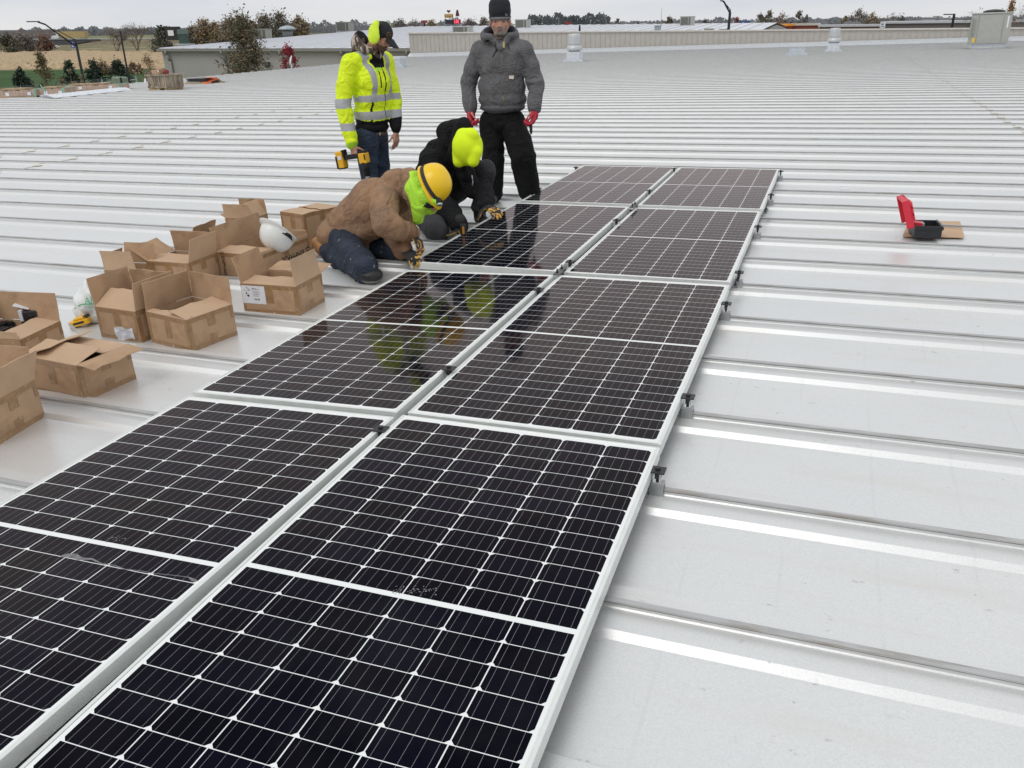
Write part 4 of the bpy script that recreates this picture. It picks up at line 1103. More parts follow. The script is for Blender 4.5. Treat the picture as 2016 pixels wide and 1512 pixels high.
    def cc(c, n):
        q = Mh.transposed() @ (c - hc) / RS
        d = ((q.x - .028) ** 2 + (q.z - .062) ** 2) ** .5
        if q.y > .05 and ((.020 < d < .026) or (d < .010 and q.z > .055)): return 1
        return 0
    C.mesh('cap', [M_hatblk, mat('cap_emblem', (.16, .085, .02), .7)], .0055, 2, None, cc, body)
    # ear muffs: drop shaped padded cups with a pale rim
    for q in (1, -1):
        E = Blob(); E.ell(P(q * .100, -.012, -.008), (.024, .062, .066), Mh); E.ell(P(q * .100, -.030, .030), (.022, .056, .060), Mh); E.ell(P(q * .098, -.038, .065), (.019, .042, .052), Mh); E.ell(P(q * .090, -.038, .098), (.015, .028, .034), Mh)
        E.mesh('ear_muff', [mat('ear_muff_neon', (.74, .95, .06), .7), M_refl], .006, 2, None, lambda c, n, q=q: 1 if abs((Mh.transposed() @ (c - hc)).x) / RS < .092 else 0, body)
    # cordless drill in his hand
    gc = wrN + V(.035, -.01, -.075)
    gx = (A(709, 307, yb - .28) - A(674, 311, yb - .28)).normalized()      # along the grip, battery to body
    bz = (A(715, 345, yb - .28) - A(711, 300, yb - .28)).normalized()      # along the barrel, down to the chuck
    yy = gx.cross(bz).normalized(); bz = yy.cross(gx).normalized() * 1
    Md = T @ Matrix.Translation(A(696, 308, yb - .27)) @ Matrix((gx, yy, bz)).transposed().to_4x4() @ Matrix.Diagonal((1.08, 1.02, 1.08, 1))
    dr = empty('cordless_drill', Md, 'yellow and black cordless drill held by the man in the neon jacket', 'drill')
    a = MB(); a.box((-.02, 0, -.0), (.16, .034, .036)); a.build('grip', M_gblk, dr, bevel=.01)
    a = MB(); a.box((-.105, 0, .012), (.058, .075, .12)); a.build('battery', M_yel, dr, bevel=.008)
    a = MB(); a.box((-.128, 0, .03), (.018, .078, .09)); a.box((-.074, 0, -.03), (.02, .06, .05)); a.box((-.105, 0, .07), (.05, .065, .02)); a.build('battery_trim', M_gblk, dr, bevel=.004)
    a = MB(); a.box((-.098, -.040, -.004), (.030, .002, .028)); a.build('sticker', M_label, dr)
    a = MB(); a.box((.085, 0, .018), (.066, .062, .078)); a.tube((.085, 0, .05), (.085, 0, .075), .030, .030, n=16); a.build('motor_housing', M_yel, dr, bevel=.010)
    a = MB(); a.box((.085, 0, -.026), (.064, .058, .014)); a.lathe((.085, 0, .0), [(.0, .0), (.031, .0), (.031, .076), (.029, .105), (.026, .106), (.022, .150), (.001, .151)], 16); a.build('clutch', M_gblk, dr); a = MB(); a.box((.108, -.033, .01), (.010, .003, .04)); a.build('vent', M_gblk, dr)
    a = MB(); a.tube((.085, 0, .150), (.085, 0, .170), .020, .008, n=14); a.tube((.085, 0, .170), (.085, 0, .200), .006, .005, n=8); a.build('chuck', mat('steel', (.5, .5, .52), .3, .9), dr)
man_hivis(); RS = 1.0
# ============================================================ kneeling man in the brown coat
def man_brown():
    A = ry
    pel = A(682, 452, 2.56); chest = A(742, 402, 2.50); neck = A(797, 376, 2.48)
    shN, shF = A(757, 398, 2.30), A(775, 366, 2.68)
    elN, elF = A(758, 442, 2.14), A(776, 462, 2.50)
    wrN, wrF = A(806, 458, 2.26), A(793, 493, 2.24)
    hipN, hipF = A(676, 474, 2.42), A(694, 462, 2.66)
    knN, knF = rz(722, 536, ZPAN + .065), rz(790, 498, ZPAN + .065)
    anN, anF = A(648, 496, 2.40), A(688, 478, 2.72)
    anN.z = max(anN.z, ZPAN + .06); anF.z = ZPAN + .07
    hc = A(845, 385, 2.42)
    ff = V(.62, -.40, -.66).normalized(); hu = V(.86, -.10, .52)
    B = Blob(); P, Mh = head(B, hc, ff, hu, 1.0)
    B.cap(P(0, -.03, -.06), neck, .055, .062); B.cap(neck, chest, .08, .11); B.cap(chest, pel, .11, .10); B.cap(shN, shF, .06, .06)
    for s_, e_, w_ in ((shN, elN, wrN), (shF, elF, wrF)): B.cap(s_, e_, .048, .040); B.cap(e_, w_, .038, .028)
    for h, k, a in ((hipN, knN, anN), (hipF, knF, anF)): leg_body(B, h, k, a)
    dN = (A(831, 480, 2.28) - wrN).normalized(); dF = (A(818, 506, 2.16) - wrF).normalized()
    hands = ((wrN, dN, V(-.3, -.5, -.8), V(.1, -.8, .5), .75), (wrF, dF, V(0, .2, -1), V(.3, .8, .2), .7))
    for w_, d, n, th, c in hands: hand(B, w_, d, n, th, c, .98)
    body = B.mesh('person', [M_skin], .007, 2)
    tag(body, 'person kneeling in a stained brown coat, yellow hard hat and neon green face scarf', 'person')
    J = Blob()
    J.ell(chest, (.20, .19, .185)); J.cap(pel + V(.02, 0, .02), chest, .165, .185); J.ell(pel + V(-.04, .0, -.03), (.18, .195, .135)); J.cap(chest, neck, .17, .11)
    J.cap(shN, shF, .10, .10); J.cap(pel + V(-.06, -.12, -.08), pel + V(.17, -.10, -.09), .060, .055); J.cap(pel + V(.05, -.08, -.02), chest + V(.06, -.06, -.08), .12, .11); J.cap(pel + V(.1, .08, -.04), chest + V(.12, .10, -.10), .11, .10)
    J.chain([shN, shN.lerp(elN, .5), elN, elN.lerp(wrN, .5), wrN.lerp(elN, .12), wrN.lerp(elN, -.02)], [.100, .092, .086, .078, .066, .064])
    J.chain([shF, elF, elF.lerp(wrF, .6), wrF], [.098, .082, .070, .060])
    # hood bunched behind the neck
    J.ell(A(783, 358, 2.50), (.12, .13, .085)); J.cap(A(772, 352, 2.44), A(806, 348, 2.50), .062, .060); J.cap(A(806, 352, 2.40), A(806, 392, 2.34), .050, .035); J.cap(A(806, 350, 2.6), A(815, 375, 2.62), .05, .04)
    J.cap(A(806, 392, 2.34), A(815, 428, 2.34), .032, .028)
    lim = [(shN, elN, .16), (elN, wrN, .14), (elF, wrF, .12), (pel, chest, .0)]
    def cj(c, n):
        t = (c - elN).dot(wrN - elN) / (wrN - elN).length_squared
        if .84 < t < 1.2 and (c - wrN).length < .12: return 1
        if (c - wrF).length < .075: return 1
        return 0
    J.mesh('coat', [M_brown, mat('coat_cuff', (.20, .105, .055), .85, 0, .2, 20, .3, 80, stain=((.07, .05, .04), 7, .55, .7))], .0078, 3, folds(.012, 5.5, (1, 1, 1.1), 31, lim, .012, 46), cj, body)
    # trousers: dark, paint spotted; kneepads
    Tr = Blob(); Tr.ell(pel + V(.0, 0, -.07), (.14, .165, .10))
    Tr.chain([hipN, hipN.lerp(knN, .5), knN + V(0, 0, .02)], [.105, .100, .085]); Tr.chain([hipF, hipF.lerp(knF, .5), knF + V(0, 0, .02)], [.115, .10, .082])
    Tr.chain([knN + V(0, 0, .005), knN.lerp(anN, .5), anN], [.080, .078, .070]); Tr.chain([knF, anF], [.078, .068])
    Tr.mesh('jeans', M_jeanp, .009, 3, folds(.011, 7, (1, 1, 1), 12, [(knN, anN, .2), (hipN, knN, .2)], .011, 42), None, body)
    for kn, u in ((knN, 0), (knF, 1)):
        K = Blob(); K.ell(kn + V(.03, -.01, -.015), (.085, .075, .052)); K.ell(kn + V(.05, -.03, -.03), (.06, .05, .03))
        K.mesh('kneepad', [M_bootb, mat('kneepad_grey', (.26, .25, .24), .7)], .008, 2, None, lambda c, n, kn=kn: 1 if c.z < ZPAN + .028 else 0, body)
        a = MB(); q = kn - (kn - (anN if not u else anF)).normalized() * .10; a.box(q + V(0, -.05, -.015), (.03, .05, .11), Matrix.Rotation(.3, 3, 'Z')); a.build('kneepad_strap', M_gblk, body, bevel=.004)
    for an, kn, lb in ((anN, knN, 0), (anF, knF, 1)):
        d = (an - kn); d.z = 0; d.normalize()
        Bt = Blob(); heel = an + d * .05 + V(0, 0, .055); toe = an + d * .02 + V(.0, .03, -.02) 
        if lb == 0: heel = A(628, 480, 2.46); toe = A(640, 505, 2.48); toe.z = max(toe.z, ZPAN + .04)
        Bt.chain([an, heel, toe], [.056, .050, .045]); Bt.cap(heel - d * -.01, toe, .052, .047)
        Bt.mesh('boot', [M_boot, M_sole], .007, 2, None, lambda c, n, d=d: 1 if n.dot(d) > .55 else 0, body)
    a = MB(); a.lathe(anN.lerp(knN, .10), [(.060, -.02), (.066, 0), (.060, .02)], 16, ax=(anN - knN)); a.build('sock', mat('pale_sock', (.36, .40, .46), .9, 0, .4, 30), body)
    for (w_, d, n, th, c), wr, el in zip(hands, (wrN, wrF), (elN, elF)):
        G = Blob(); hand(G, w_, d, n, th, c, 1.10, r=.0102); G.cap(w_ - d * .04, w_, .042, .036); G.cap(w_.lerp(el, .30), w_, .048, .040)
        nn = Vector(n)
        G.mesh('glove', [M_gblk, M_gyel], .0055, 1, None, lambda c_, m_, nn=nn, w_=w_, d=d: 1 if (m_.dot(nn) > .25 and (c_ - w_).dot(d) > -.03) or ((c_ - w_).dot(d) > .13 and noise.noise(c_ * 50) > .05) else 0, body)
    # scarf pulled over the head and face, ends hanging
    S = Blob(); S.ell(P(0, -.010, .010), (.092, .112, .095), Mh); S.ell(P(0, .035, -.050), (.078, .070, .062), Mh)
    S.cap(A(818, 358, 2.42), A(836, 395, 2.36), .075, .070); S.chain([A(822, 372, 2.38), A(826, 405, 2.34), A(824, 432, 2.34), A(820, 437, 2.34)], [.085, .062, .036, .02]); S.chain([A(838, 385, 2.34), A(856, 398, 2.33)], [.055, .03])
    def cs(c, n):
        q = Mh.transposed() @ (c - hc)
        return 1 if (q.y > .088 and -.022 < q.z < .022) else 0
    S.mesh('scarf', [M_neong, M_gblk], .0072, 3, folds(.014, 8, (1.3, 1.3, .5), 44), cs, body)
    # yellow hard hat with headlamp strap
    hx = (A(865, 399, 2.36) - A(835, 327, 2.44)).normalized()             # along the brim line in the picture (front = down)
    dome = (A(893, 352, 2.40) - A(850, 363, 2.40)).normalized()
    zz = (dome - hx * dome.dot(hx)).normalized(); yy = zz.cross(hx)
    Mhat = T @ Matrix.Translation(A(848, 364, 2.40)) @ Matrix((hx, yy, zz)).transposed().to_4x4()
    M_hy = mat('yellow_plastic', (.95, .60, .015), .30, 0, .04, 5)
    a = MB(); hat_shell(a, .132, .112, .140, ridge=.005); sh = a.build('hard_hat', M_hy, body, m=Mhat)
    a = MB(); hat_brim(a, .132, .112, .008, .030); o = a.build('brim', M_hy, body, m=Mhat); o.parent = sh; o.matrix_basis = Matrix()
    a = MB(); a.lathe((0, 0, .004), [(.001, 0), (1, 0)], 4) if False else None
    vs = []; n_ = 36
    for i in range(n_):
        t = 2 * math.pi * i / n_
        for z in (.008, .034):
            kx = math.cos(math.asin(min(.99, z / .14))) ** .82
            for e in (.0025,): vs.append(V((.132 * kx + e) * math.cos(t), (.112 * kx + e) * math.sin(t), z))
    a.add(vs, [(2 * i, 2 * ((i + 1) % n_), 2 * ((i + 1) % n_) + 1, 2 * i + 1) for i in range(n_)], True)
    o = a.build('headlamp_strap', mat('strap_grey', (.035, .035, .04), .8), body, m=Mhat); o.parent = sh; o.matrix_basis = Matrix()
    a = MB(); a.box((.130, -.030, .022), (.035, .040, .034)); a.build('headlamp', M_gblk, body, m=Mhat, bevel=.006)
    a = MB(); a.tube((.150, -.032, .022), (.164, -.034, .018), .018, .018, n=16); a.build('headlamp_lens', mat('lens', (.5, .55, .6), .08, .6), body, m=Mhat)
man_brown()
# ============================================================ crouching man in the black hooded jacket
def man_black():
    A = ry
    neck = A(893, 296, 3.62); chest = A(868, 330, 3.68); pel = A(845, 385, 3.85)
    shN, shF = A(852, 322, 3.52), A(918, 318, 3.80)
    elN, elF = A(868, 400, 3.38), A(950, 362, 3.66)
    wrN, wrF = A(908, 446, 3.10), A(957, 405, 3.30)
    hipN, hipF = A(840, 395, 3.72), A(880, 385, 3.92)
    knN, knF = rz(862, 462, ZPAN + .065), A(957, 334, 3.75)
    anN, anF = A(826, 448, 3.75), A(944, 408, 3.75)
    anN.z = ZPAN + .07; anF.z = max(ZPAN + .09, anF.z)
    hc = A(919, 292, 3.42)
    ff = V(.45, -.60, -.66).normalized(); hu = V(.45, -.30, .84)
    B = Blob(); P, Mh = head(B, hc, ff, hu, 1.0)
    B.cap(P(0, -.03, -.06), neck, .055, .062); B.cap(neck, chest, .08, .11); B.cap(chest, pel, .11, .10); B.cap(shN, shF, .06, .06)
    for s_, e_, w_ in ((shN, elN, wrN), (shF, elF, wrF)): B.cap(s_, e_, .048, .040); B.cap(e_, w_, .038, .028)
    for h, k, a in ((hipN, knN, anN), (hipF, knF, anF)): leg_body(B, h, k, a)
    tgtF = A(990, 424, 3.14); tgtF.z = max(tgtF.z, .03)
    dF = (tgtF - wrF).normalized(); dN = V(.25, -.35, -.9).normalized()
    hands = ((wrN, dN, V(-.2, -.3, -.9), V(-.3, -.9, .1), .8), (wrF, dF, V(0, 0, -1), V(-.6, -.75, 0), .22))
    for w_, d, n, th, c in hands: hand(B, w_, d, n, th, c, .98, thumb=(1.1, 1.2))
    body = B.mesh('person', [M_skin], .007, 2)
    tag(body, 'person crouching in a black hooded jacket with a neon yellow hood over the head', 'person')
    J = Blob()
    J.ell(chest, (.19, .20, .20)); J.cap(pel + V(0, 0, .03), chest, .165, .19); J.ell(pel, (.175, .185, .14)); J.cap(chest, neck, .17, .12); J.cap(shN, shF, .105, .105)
    J.ell(A(872, 300, 3.72), (.15, .16, .12))
    J.chain([shN, shN.lerp(elN, .5) + V(-.02, 0, 0), elN, elN.lerp(wrN, .5), wrN], [.110, .104, .098, .084, .062])
    J.chain([shF, shF.lerp(elF, .5), elF, elF.lerp(wrF, .5), wrF], [.105, .095, .085, .076, .060])
    J.cap(A(880, 262, 3.62), A(912, 250, 3.52), .085, .075); J.ell(A(893, 278, 3.62), (.125, .13, .135)); J.cap(A(905, 250, 3.50), A(893, 300, 3.44), .050, .050); J.cap(A(893, 300, 3.44), A(915, 345, 3.44), .05, .045); J.cap(A(918, 342, 3.5), A(930, 378, 3.5), .075, .060)
    J.mesh('jacket', M_bcloth, .0085, 3, folds(.015, 6, (1, 1, 1), 61, [(shN, elN, .16), (elN, wrN, .14), (shF, elF, .15), (elF, wrF, .14)], .013, 40), None, body)
    Hd = Blob(); Hd.ell(P(0, -.004, .022), (.115, .130, .125), Mh); Hd.ell(A(920, 290, 3.40), (.118, .12, .135)); Hd.ell(P(0, .030, -.035), (.096, .085, .085), Mh); Hd.cap(A(903, 300, 3.38), A(903, 318, 3.36), .055, .05); Hd.cap(A(935, 300, 3.36), A(932, 318, 3.34), .058, .045); Hd.cap(A(912, 268, 3.40), A(928, 268, 3.38), .062, .062)
    Hd.mesh('neon_hood', M_neonh, .008, 6, folds(.005, 6, (1, 1, .6), 71), None, body)
    M_gj = mat('charcoal_jeans', (.042, .042, .046), .9, 0, .25, 12, .25, 150)
    Tr = Blob(); Tr.ell(pel + V(0, 0, -.05), (.14, .17, .12)); Tr.chain([hipN, hipN.lerp(knN, .5), knN + V(0, 0, .02)], [.115, .105, .090]); Tr.chain([knN, anN], [.080, .068])
    Tr.chain([hipF, hipF.lerp(knF, .5), knF, knF.lerp(anF, .5), anF], [.115, .100, .080, .074, .068])
    Tr.mesh('jeans', M_gj, .009, 3, folds(.009, 7, (1, 1, 1), 82, [(hipN, knN, .2), (knF, anF, .2)], .008, 40), None, body)
    for an, d in ((anN, V(-.5, .6, 0)), (anF, V(.5, -.7, 0))):
        Bt = Blob(); d = d.normalized(); c = V(an.x, an.y, ZPAN + .05); Bt.chain([an, c, c + d * .16], [.055, .052, .042]); Bt.mesh('boot', M_bootb, .009, 2, None, None, body)
    for (w_, d, n, th, c), el in zip(hands, (elN, elF)):
        G = Blob(); hand(G, w_, d, n, th, c, 1.15, r=.0105, thumb=(1.15, 1.3)); G.cap(w_ - d * .05, w_, .044, .038); G.cap(w_.lerp(el, .25), w_, .046, .040); nn = Vector(n)
        G.mesh('glove', [M_gblk, M_gyel], .0055, 1, None, lambda c_, m_, nn=nn, w_=w_, d=d: 1 if (m_.dot(nn) > -.02 and (c_ - w_).dot(d) > -.02) or ((c_ - w_).dot(d) > .10 and noise.noise(c_ * 45) > .0) else 0, body)
    # drawstring
    a = MB(); a.path([A(929, 345, 3.33), A(931, 356, 3.33), A(930, 366, 3.34)], .004); a.build('drawstring', M_refl, body)
    # the tool in his near hand
    c = A(912, 452, 3.0); a = MB(); a.box(c, (.045, .045, .08), Matrix.Rotation(.4, 3, 'Z')); a.k = 1; a.box(c + V(.012, -.026, .0), (.016, .012, .055), Matrix.Rotation(.4, 3, 'Z'))
    o = a.build('impact_driver', [M_blk, mat('tool_orange', (.62, .25, .02), .4)], m=T.copy(), bevel=.004); tag(o, 'black and orange tool held down behind the panel by the man in the black hood', 'tool')
man_black()
# ------------------------------------------------------------------ things standing on the roof farther off
M_galv = mat('galvanised', (.60, .64, .68), .38, .5, .12, 14)
M_vent = mat('vent_aluminium', (.56, .57, .58), .48, .4, .06, 20)
M_hv = mat('unit_paint', (.40, .41, .375), .5, .05, .05, 6)
M_coil = mat('coil_fins', (.17, .17, .15), .6, .2, .25, 60, stretch=(1, 1, .1))
def rframe(u, v, yaw=0, z=ZPAN):
    return T @ Matrix.Translation(rz(u, v, z)) @ Matrix.Rotation(yaw, 4, 'Z')
def round_vent(u, v, s, label, wide=False):
    m = rframe(u, v); r = empty('roof_vent', m, label, 'roof vent', 'round roof vents by the parapet')
    a = MB(); a.b2((-.30 * s, -.3 * s, 0), (.30 * s, .3 * s, .46 * s)); a.b2((-.52 * s, -.5 * s, .0), (.52 * s, .5 * s, .03)); a.prism([(-.3 * s, -.34 * s, .03), (-.5 * s, -.34 * s, .03), (-.3 * s, -.34 * s, .2 * s)], (0, .04, 0)); a.prism([(.3 * s, -.34 * s, .03), (.5 * s, -.34 * s, .03), (.3 * s, -.34 * s, .2 * s)], (0, .04, 0)); a.build('curb', mat('flashing_white', (.66, .69, .72)), r)
    a = MB(); a.lathe((0, 0, .46 * s), [(.26 * s, 0), (.26 * s, .04 * s), (.36 * s, .07 * s), (.37 * s, .14 * s), (.31 * s, .24 * s), (.27 * s, .28 * s)], 28); a.build('skirt', M_vent, r)
    a = MB(); a.lathe((0, 0, .74 * s), [(.26 * s, 0), (.275 * s, .05 * s), (.265 * s, .10 * s), (.28 * s, .2 * s), (.265 * s, .3 * s), (.275 * s, .42 * s), (.24 * s, .46 * s), (.05 * s, .475 * s)], 28); a.build('drum', M_vent, r)
round_vent(1131, 123, 1.0, 'round silver roof vent on a square curb, right of the man in the grey jacket')
round_vent(1640, 103, .86, 'round silver roof vent between the low white curb and the big green roof unit')
def low_curb(u, v, w, h, label):
    m = rframe(u, v); r = empty('roof_curb', m, label, 'curb', 'low white curbs on the roof')
    a = MB(); a.b2((-w / 2, -w / 2, 0), (w / 2, w / 2, h)); a.b2((-w * .95, -w * .7, 0), (w * .95, w * .7, .03))
    for q in (-1, 1): a.prism([(q * w / 2, -w / 2 - .03, .03), (q * w * .85, -w / 2 - .03, .03), (q * w / 2, -w / 2 - .03, h * .5)], (0, .03, 0))
    a.build('base', M_galv, r); a = MB(); a.b2((-w / 2 - .04, -w / 2 - .04, h + .003), (w / 2 + .04, w / 2 + .04, h + .11)); a.build('lid', mat('flashing_white', (.66, .69, .72)), r)
low_curb(1569, 110, .62, .36, 'low white lidded curb on the roof, left of the second round vent')
low_curb(783, 133, .60, .38, 'low white lidded curb on the roof behind the man in the neon jacket')
# big green rooftop unit by the parapet, right
m = rframe(1942, 97, R_(-8)); hv = empty('rooftop_unit', m, 'large grey green rooftop air unit with a yellow sticker, by the parapet at right', 'air unit')
W_, D_, H_ = 1.50, 1.3, 1.14; z0 = .24
a = MB(); a.b2((-W_ / 2, -D_ / 2, z0), (W_ / 2, D_ / 2, z0 + H_)); a.b2((-W_ / 2 - .03, -D_ / 2 - .03, z0 + H_ + .002), (W_ / 2 + .03, D_ / 2 + .03, z0 + H_ + .07)); a.build('cabinet', M_hv, hv, bevel=.02)
a = MB()
for x in (-.46, .46): a.b2((x - .012, -D_ / 2 - .014, z0 + .06), (x + .012, -D_ / 2 - .002, z0 + H_ - .06))
a.b2((-.62, -D_ / 2 - .05, z0 + .3), (-.57, -D_ / 2 - .002, z0 + H_ - .2)); a.b2((-.70, -D_ / 2 - .04, z0 + .2), (-.67, -D_ / 2 - .002, z0 + H_ - .1)); a.build('panel_seams', mat('unit_trim', (.30, .31, .28), .5), hv)
a = MB(); a.b2((-W_ / 2 - .012, -D_ / 2 + .15, z0 + .1), (-W_ / 2 - .002, D_ / 2 - .15, z0 + H_ - .1)); a.build('coil', M_coil, hv)
a = MB(); a.b2((-.60, -D_ / 2 - .012, z0 + .06), (-.50, -D_ / 2 - .0025, z0 + .24)); a.build('warning_sticker', mat('sticker_yellow', (.85, .55, .05), .5), hv)
a = MB(); a.b2((W_ / 2 - .16, -D_ / 2 - .012, z0 + .6), (W_ / 2 - .10, -D_ / 2 - .0025, z0 + 1.06)); a.build('data_plate', M_label, hv)
a = MB(); a.lathe((.05, 0, z0 + H_ + .07), [(.42, 0), (.42, .05), (.30, .09), (.05, .12)], 24); a.build('fan_guard', M_blk, hv)
a = MB(); a.b2((-W_ / 2 + .08, -D_ / 2 + .08, 0), (W_ / 2 - .08, D_ / 2 - .08, z0 - .003)); a.build('curb', M_galv, hv)
a = MB(); a.path([(-.80, -.72, z0 + .1), (-.88, -.8, z0 - .1), (-.85, -.85, .10), (.85, -.87, .10)], .020); a.path([(.8, -.78, .4), (.85, -.85, .08)], .016); a.path([(-.6, -.76, .25), (-.65, -.82, .02)], .018); a.build('gas_pipe', mat('pipe', (.55, .55, .55), .4, .6), hv)
for x in (-.6, .1, .7):
    pass
# small white satellite dish on the roof edge
m = rframe(575, 141); ds = empty('satellite_dish', m, 'small white satellite dish at the roof edge beside the red tree', 'dish')
a = MB(); a.tube((0, 0, 0), (0, 0, .34), .03); a.build('mast', M_galv, ds)
a = MB(); a.lathe((0, 0, .50), [(.0, .05), (.12, .035), (.22, 0), (.225, -.012), (.12, .02), (.0, .035)], 24, ax=(-.75, -.6, .3)); a.build('dish', M_whiteplastic, ds)
# ------------------------------------------------------------------ wooden crate and stacks near the left eave
M_wood = mat('weathered_wood', (.30, .245, .185), .85, 0, .5, 7, .3, 60, stretch=(1, 1, .3))
M_wood2 = mat('pallet_wood', (.42, .31, .19), .85, 0, .25, 8, .3, 60)
m = rframe(329, 178, R_(-10)) @ Matrix.Diagonal((.72, .72, .78, 1)); cr = empty('wooden_crate', m, 'weathered wooden crate on a pallet near the left edge of the roof', 'crate')
cw, cd, ch = 1.28, .95, .46
a = MB()
for i in range(9): x = -cw / 2 + cw / 9 * i; a.b2((x + .010, -cd / 2, .14), (x + cw / 9 - .010, -cd / 2 + .02, .14 + ch + random.uniform(-.008, .008)))
for i in range(7): y = -cd / 2 + .02 + (cd - .04) / 7 * i; a.b2((-cw / 2, y + .004, .14), (-cw / 2 + .02, y + (cd - .04) / 7 - .004, .14 + ch)); a.b2((cw / 2 - .02, y + .004, .14), (cw / 2, y + (cd - .04) / 7 - .004, .14 + ch))
a.b2((-cw / 2, cd / 2 - .02, .14), (cw / 2, cd / 2, .14 + ch)); a.build('side_boards', M_wood, cr)
a = MB(); a.b2((-cw / 2 - .07, -cd / 2 - .05, .14 + ch), (cw / 2 + .07, cd / 2 + .05, .20 + ch)); a.b2((-cw / 2 - .02, -cd / 2 - .03, .13), (cw / 2 + .02, -cd / 2 - .002, .20)); a.build('top_rim', M_wood, cr)
a = MB()
for x in (-.5, 0, .5): a.b2((x - .05, -cd / 2, .0), (x + .05, cd / 2, .11))
a.b2((-cw / 2, -cd / 2, .11), (cw / 2, cd / 2, .128)); a.b2((-cw / 2, -cd / 2 - .02, .0), (cw / 8, -cd / 2 - .002, .10)); a.build('pallet', M_wood2, cr)
a = MB()
for x in (-.02, .06): a.b2((x, -cd / 2 - .010, .13), (x + .02, -cd / 2 - .0025, .66))
a.build('strap', M_gblk, cr)
for (dx, w, h, yw, lab, mt) in ((-.30, .34, .17, .4, 'opened cardboard box lying on the wooden crate', M_cardin), (.0, .26, .20, -.3, 'small cardboard box with a white label on the wooden crate', M_card)):
    mm = m @ Matrix.Translation((dx, -.15, .205 + ch)) @ Matrix.Rotation(yw, 4, 'Z'); rr = empty('small_box', mm, lab, 'box')
    a = MB(); a.b2((-w / 2, -.13, 0), (w / 2, .13, h)); a.build('carton_body', mt, rr); a = MB()
    a.quad((-w / 2, -.13, h + .002), (-w / 2 - .22, -.15, h * .2 if dx < -.1 else h + .1), (-w / 2 - .22, .12, h * .2 if dx < -.1 else h + .1), (-w / 2, .13, h + .002)); a.build('flap', M_label if dx < -.1 else mt, rr)
    if dx > -.1: a = MB(); a.box((.02, -.1325, .12), (.12, .003, .09)); a.build('label', M_label, rr)
mm = m @ Matrix.Translation((.32, -.12, .205 + ch)); a = MB(); lump(a, (0, 0, .06), (.13, .10, .10), amp=.02, squash=.05); tag(a.build('red_bag', mat('red_cloth', (.28, .03, .045), .7), m=mm), 'crumpled dark red bag lying on the wooden crate', 'bag')
a = MB(); a.box((-.72, -.53, .42), (.12, .01, .2), Matrix.Rotation(.5, 3, 'Y')); tag(a.build('paper_tag', M_label, m=m), 'white paper tag hanging off the left corner of the wooden crate', 'tag')
# dark panel stack with orange straps to the right of the crate
m = rframe(403, 165, R_(-8)) @ Matrix.Diagonal((.68, .7, .62, 1)); st = empty('panel_stack', m, 'stack of dark panels on pale boards with orange netting, right of the wooden crate', 'stack')
a = MB(); 
for i in range(4): a.b2((-.75 - .02 * i, -.5, .14 + i * .05), (.75 - .10 * i, .5, .18 + i * .05))
a.build('dark_panels', M_blk, st, bevel=.005)
a = MB(); a.b2((-.8, -.55, 0), (1.05, -.45, .12)); a.b2((-.8, .4, 0), (1.05, .5, .12)); a.b2((-.85, -.6, .02), (1.1, -.56, .10)); a.build('boards', M_wood2, st)
a = MB()
for i in range(7): a.tube((.45 + .07 * i, -.55 + .03 * (i % 2), .12), (.15 + .1 * i + .1 * (i % 3), .3, .36 - .02 * i), .022, n=6)
a.b2((.62, -.62, .02), (1.02, -.605, .14)); a.b2((.3, -.2, .34), (.9, .1, .36)); a.build('netting', mat('orange_net', (.85, .16, .05), .6, 0, .2, 20), st)
# wrapped bundles of brown packing and a white trim sheet by the left eave
M_kraft = mat('kraft_wrap', (.43, .32, .25), .8, 0, .18, 5, .4, 20)
def bundle(u0, u1, v, dep, h, label, ta=True):
    p0, p1 = rz(u0, v, ZPAN), rz(u1, v - (u1 - u0) * .03, ZPAN); d = (p1 - p0); L = d.length
    m = T @ Matrix.Translation(p0) @ Matrix.Rotation(math.atan2(d.y, d.x), 4, 'Z'); r = empty('wrapped_bundle', m, label, 'bundle', 'brown wrapped bundles by the left eave')
    a = MB(); n = 10
    for i in range(n):
        x0, x1 = L * i / n, L * (i + 1) / n; hh = h * (1 + .05 * math.sin(i * 2.2))
        a.prism([(x0, 0, .06), (x0, .03, hh), (x0, dep, hh * 1.02), (x0, dep, .06)], (x1 - x0 - .004, 0, 0))
    a.build('wrap', M_kraft, r)
    a = MB(); a.b2((.05, -.02, 0), (L - .05, .07, .055)); a.b2((.05, dep - .1, 0), (L - .05, dep, .055)); a.b2((.1, .1, h * 1.06), (L * .7, dep * .8, h * 1.06 + .05)); a.build('boards', M_wood2, r)
    a = MB()
    for k in (.25, .8): a.b2((L * k, -.008, .08), (L * k + .12, -.002, .08 + .10))
    a.build('label', M_label, r)
    a = MB(); a.b2((L * .97, -.012, .02), (L * .97 + .05, -.003, h * 1.1)); a.b2((L * .97, -.012, h * 1.1), (L * .97 + .05, dep, h * 1.1 + .01)); a.build('strap', mat('green_strap', (.16, .50, .36), .5), r)
    return r
bundle(-6, 72, 195, .7, .23, 'brown wrapped bundle at the left photo edge, near the eave')
bundle(76, 128, 192, .7, .24, 'brown wrapped bundle with a green strap, second from the left edge')
bundle(130, 238, 182, .6, .20, 'long brown wrapped bundle behind the white metal sheet')
a = MB(); q0, q1 = rz(108, 195, ZPAN), rz(262, 179, ZPAN); d = (q1 - q0).normalized(); n = V(-d.y, d.x, 0)
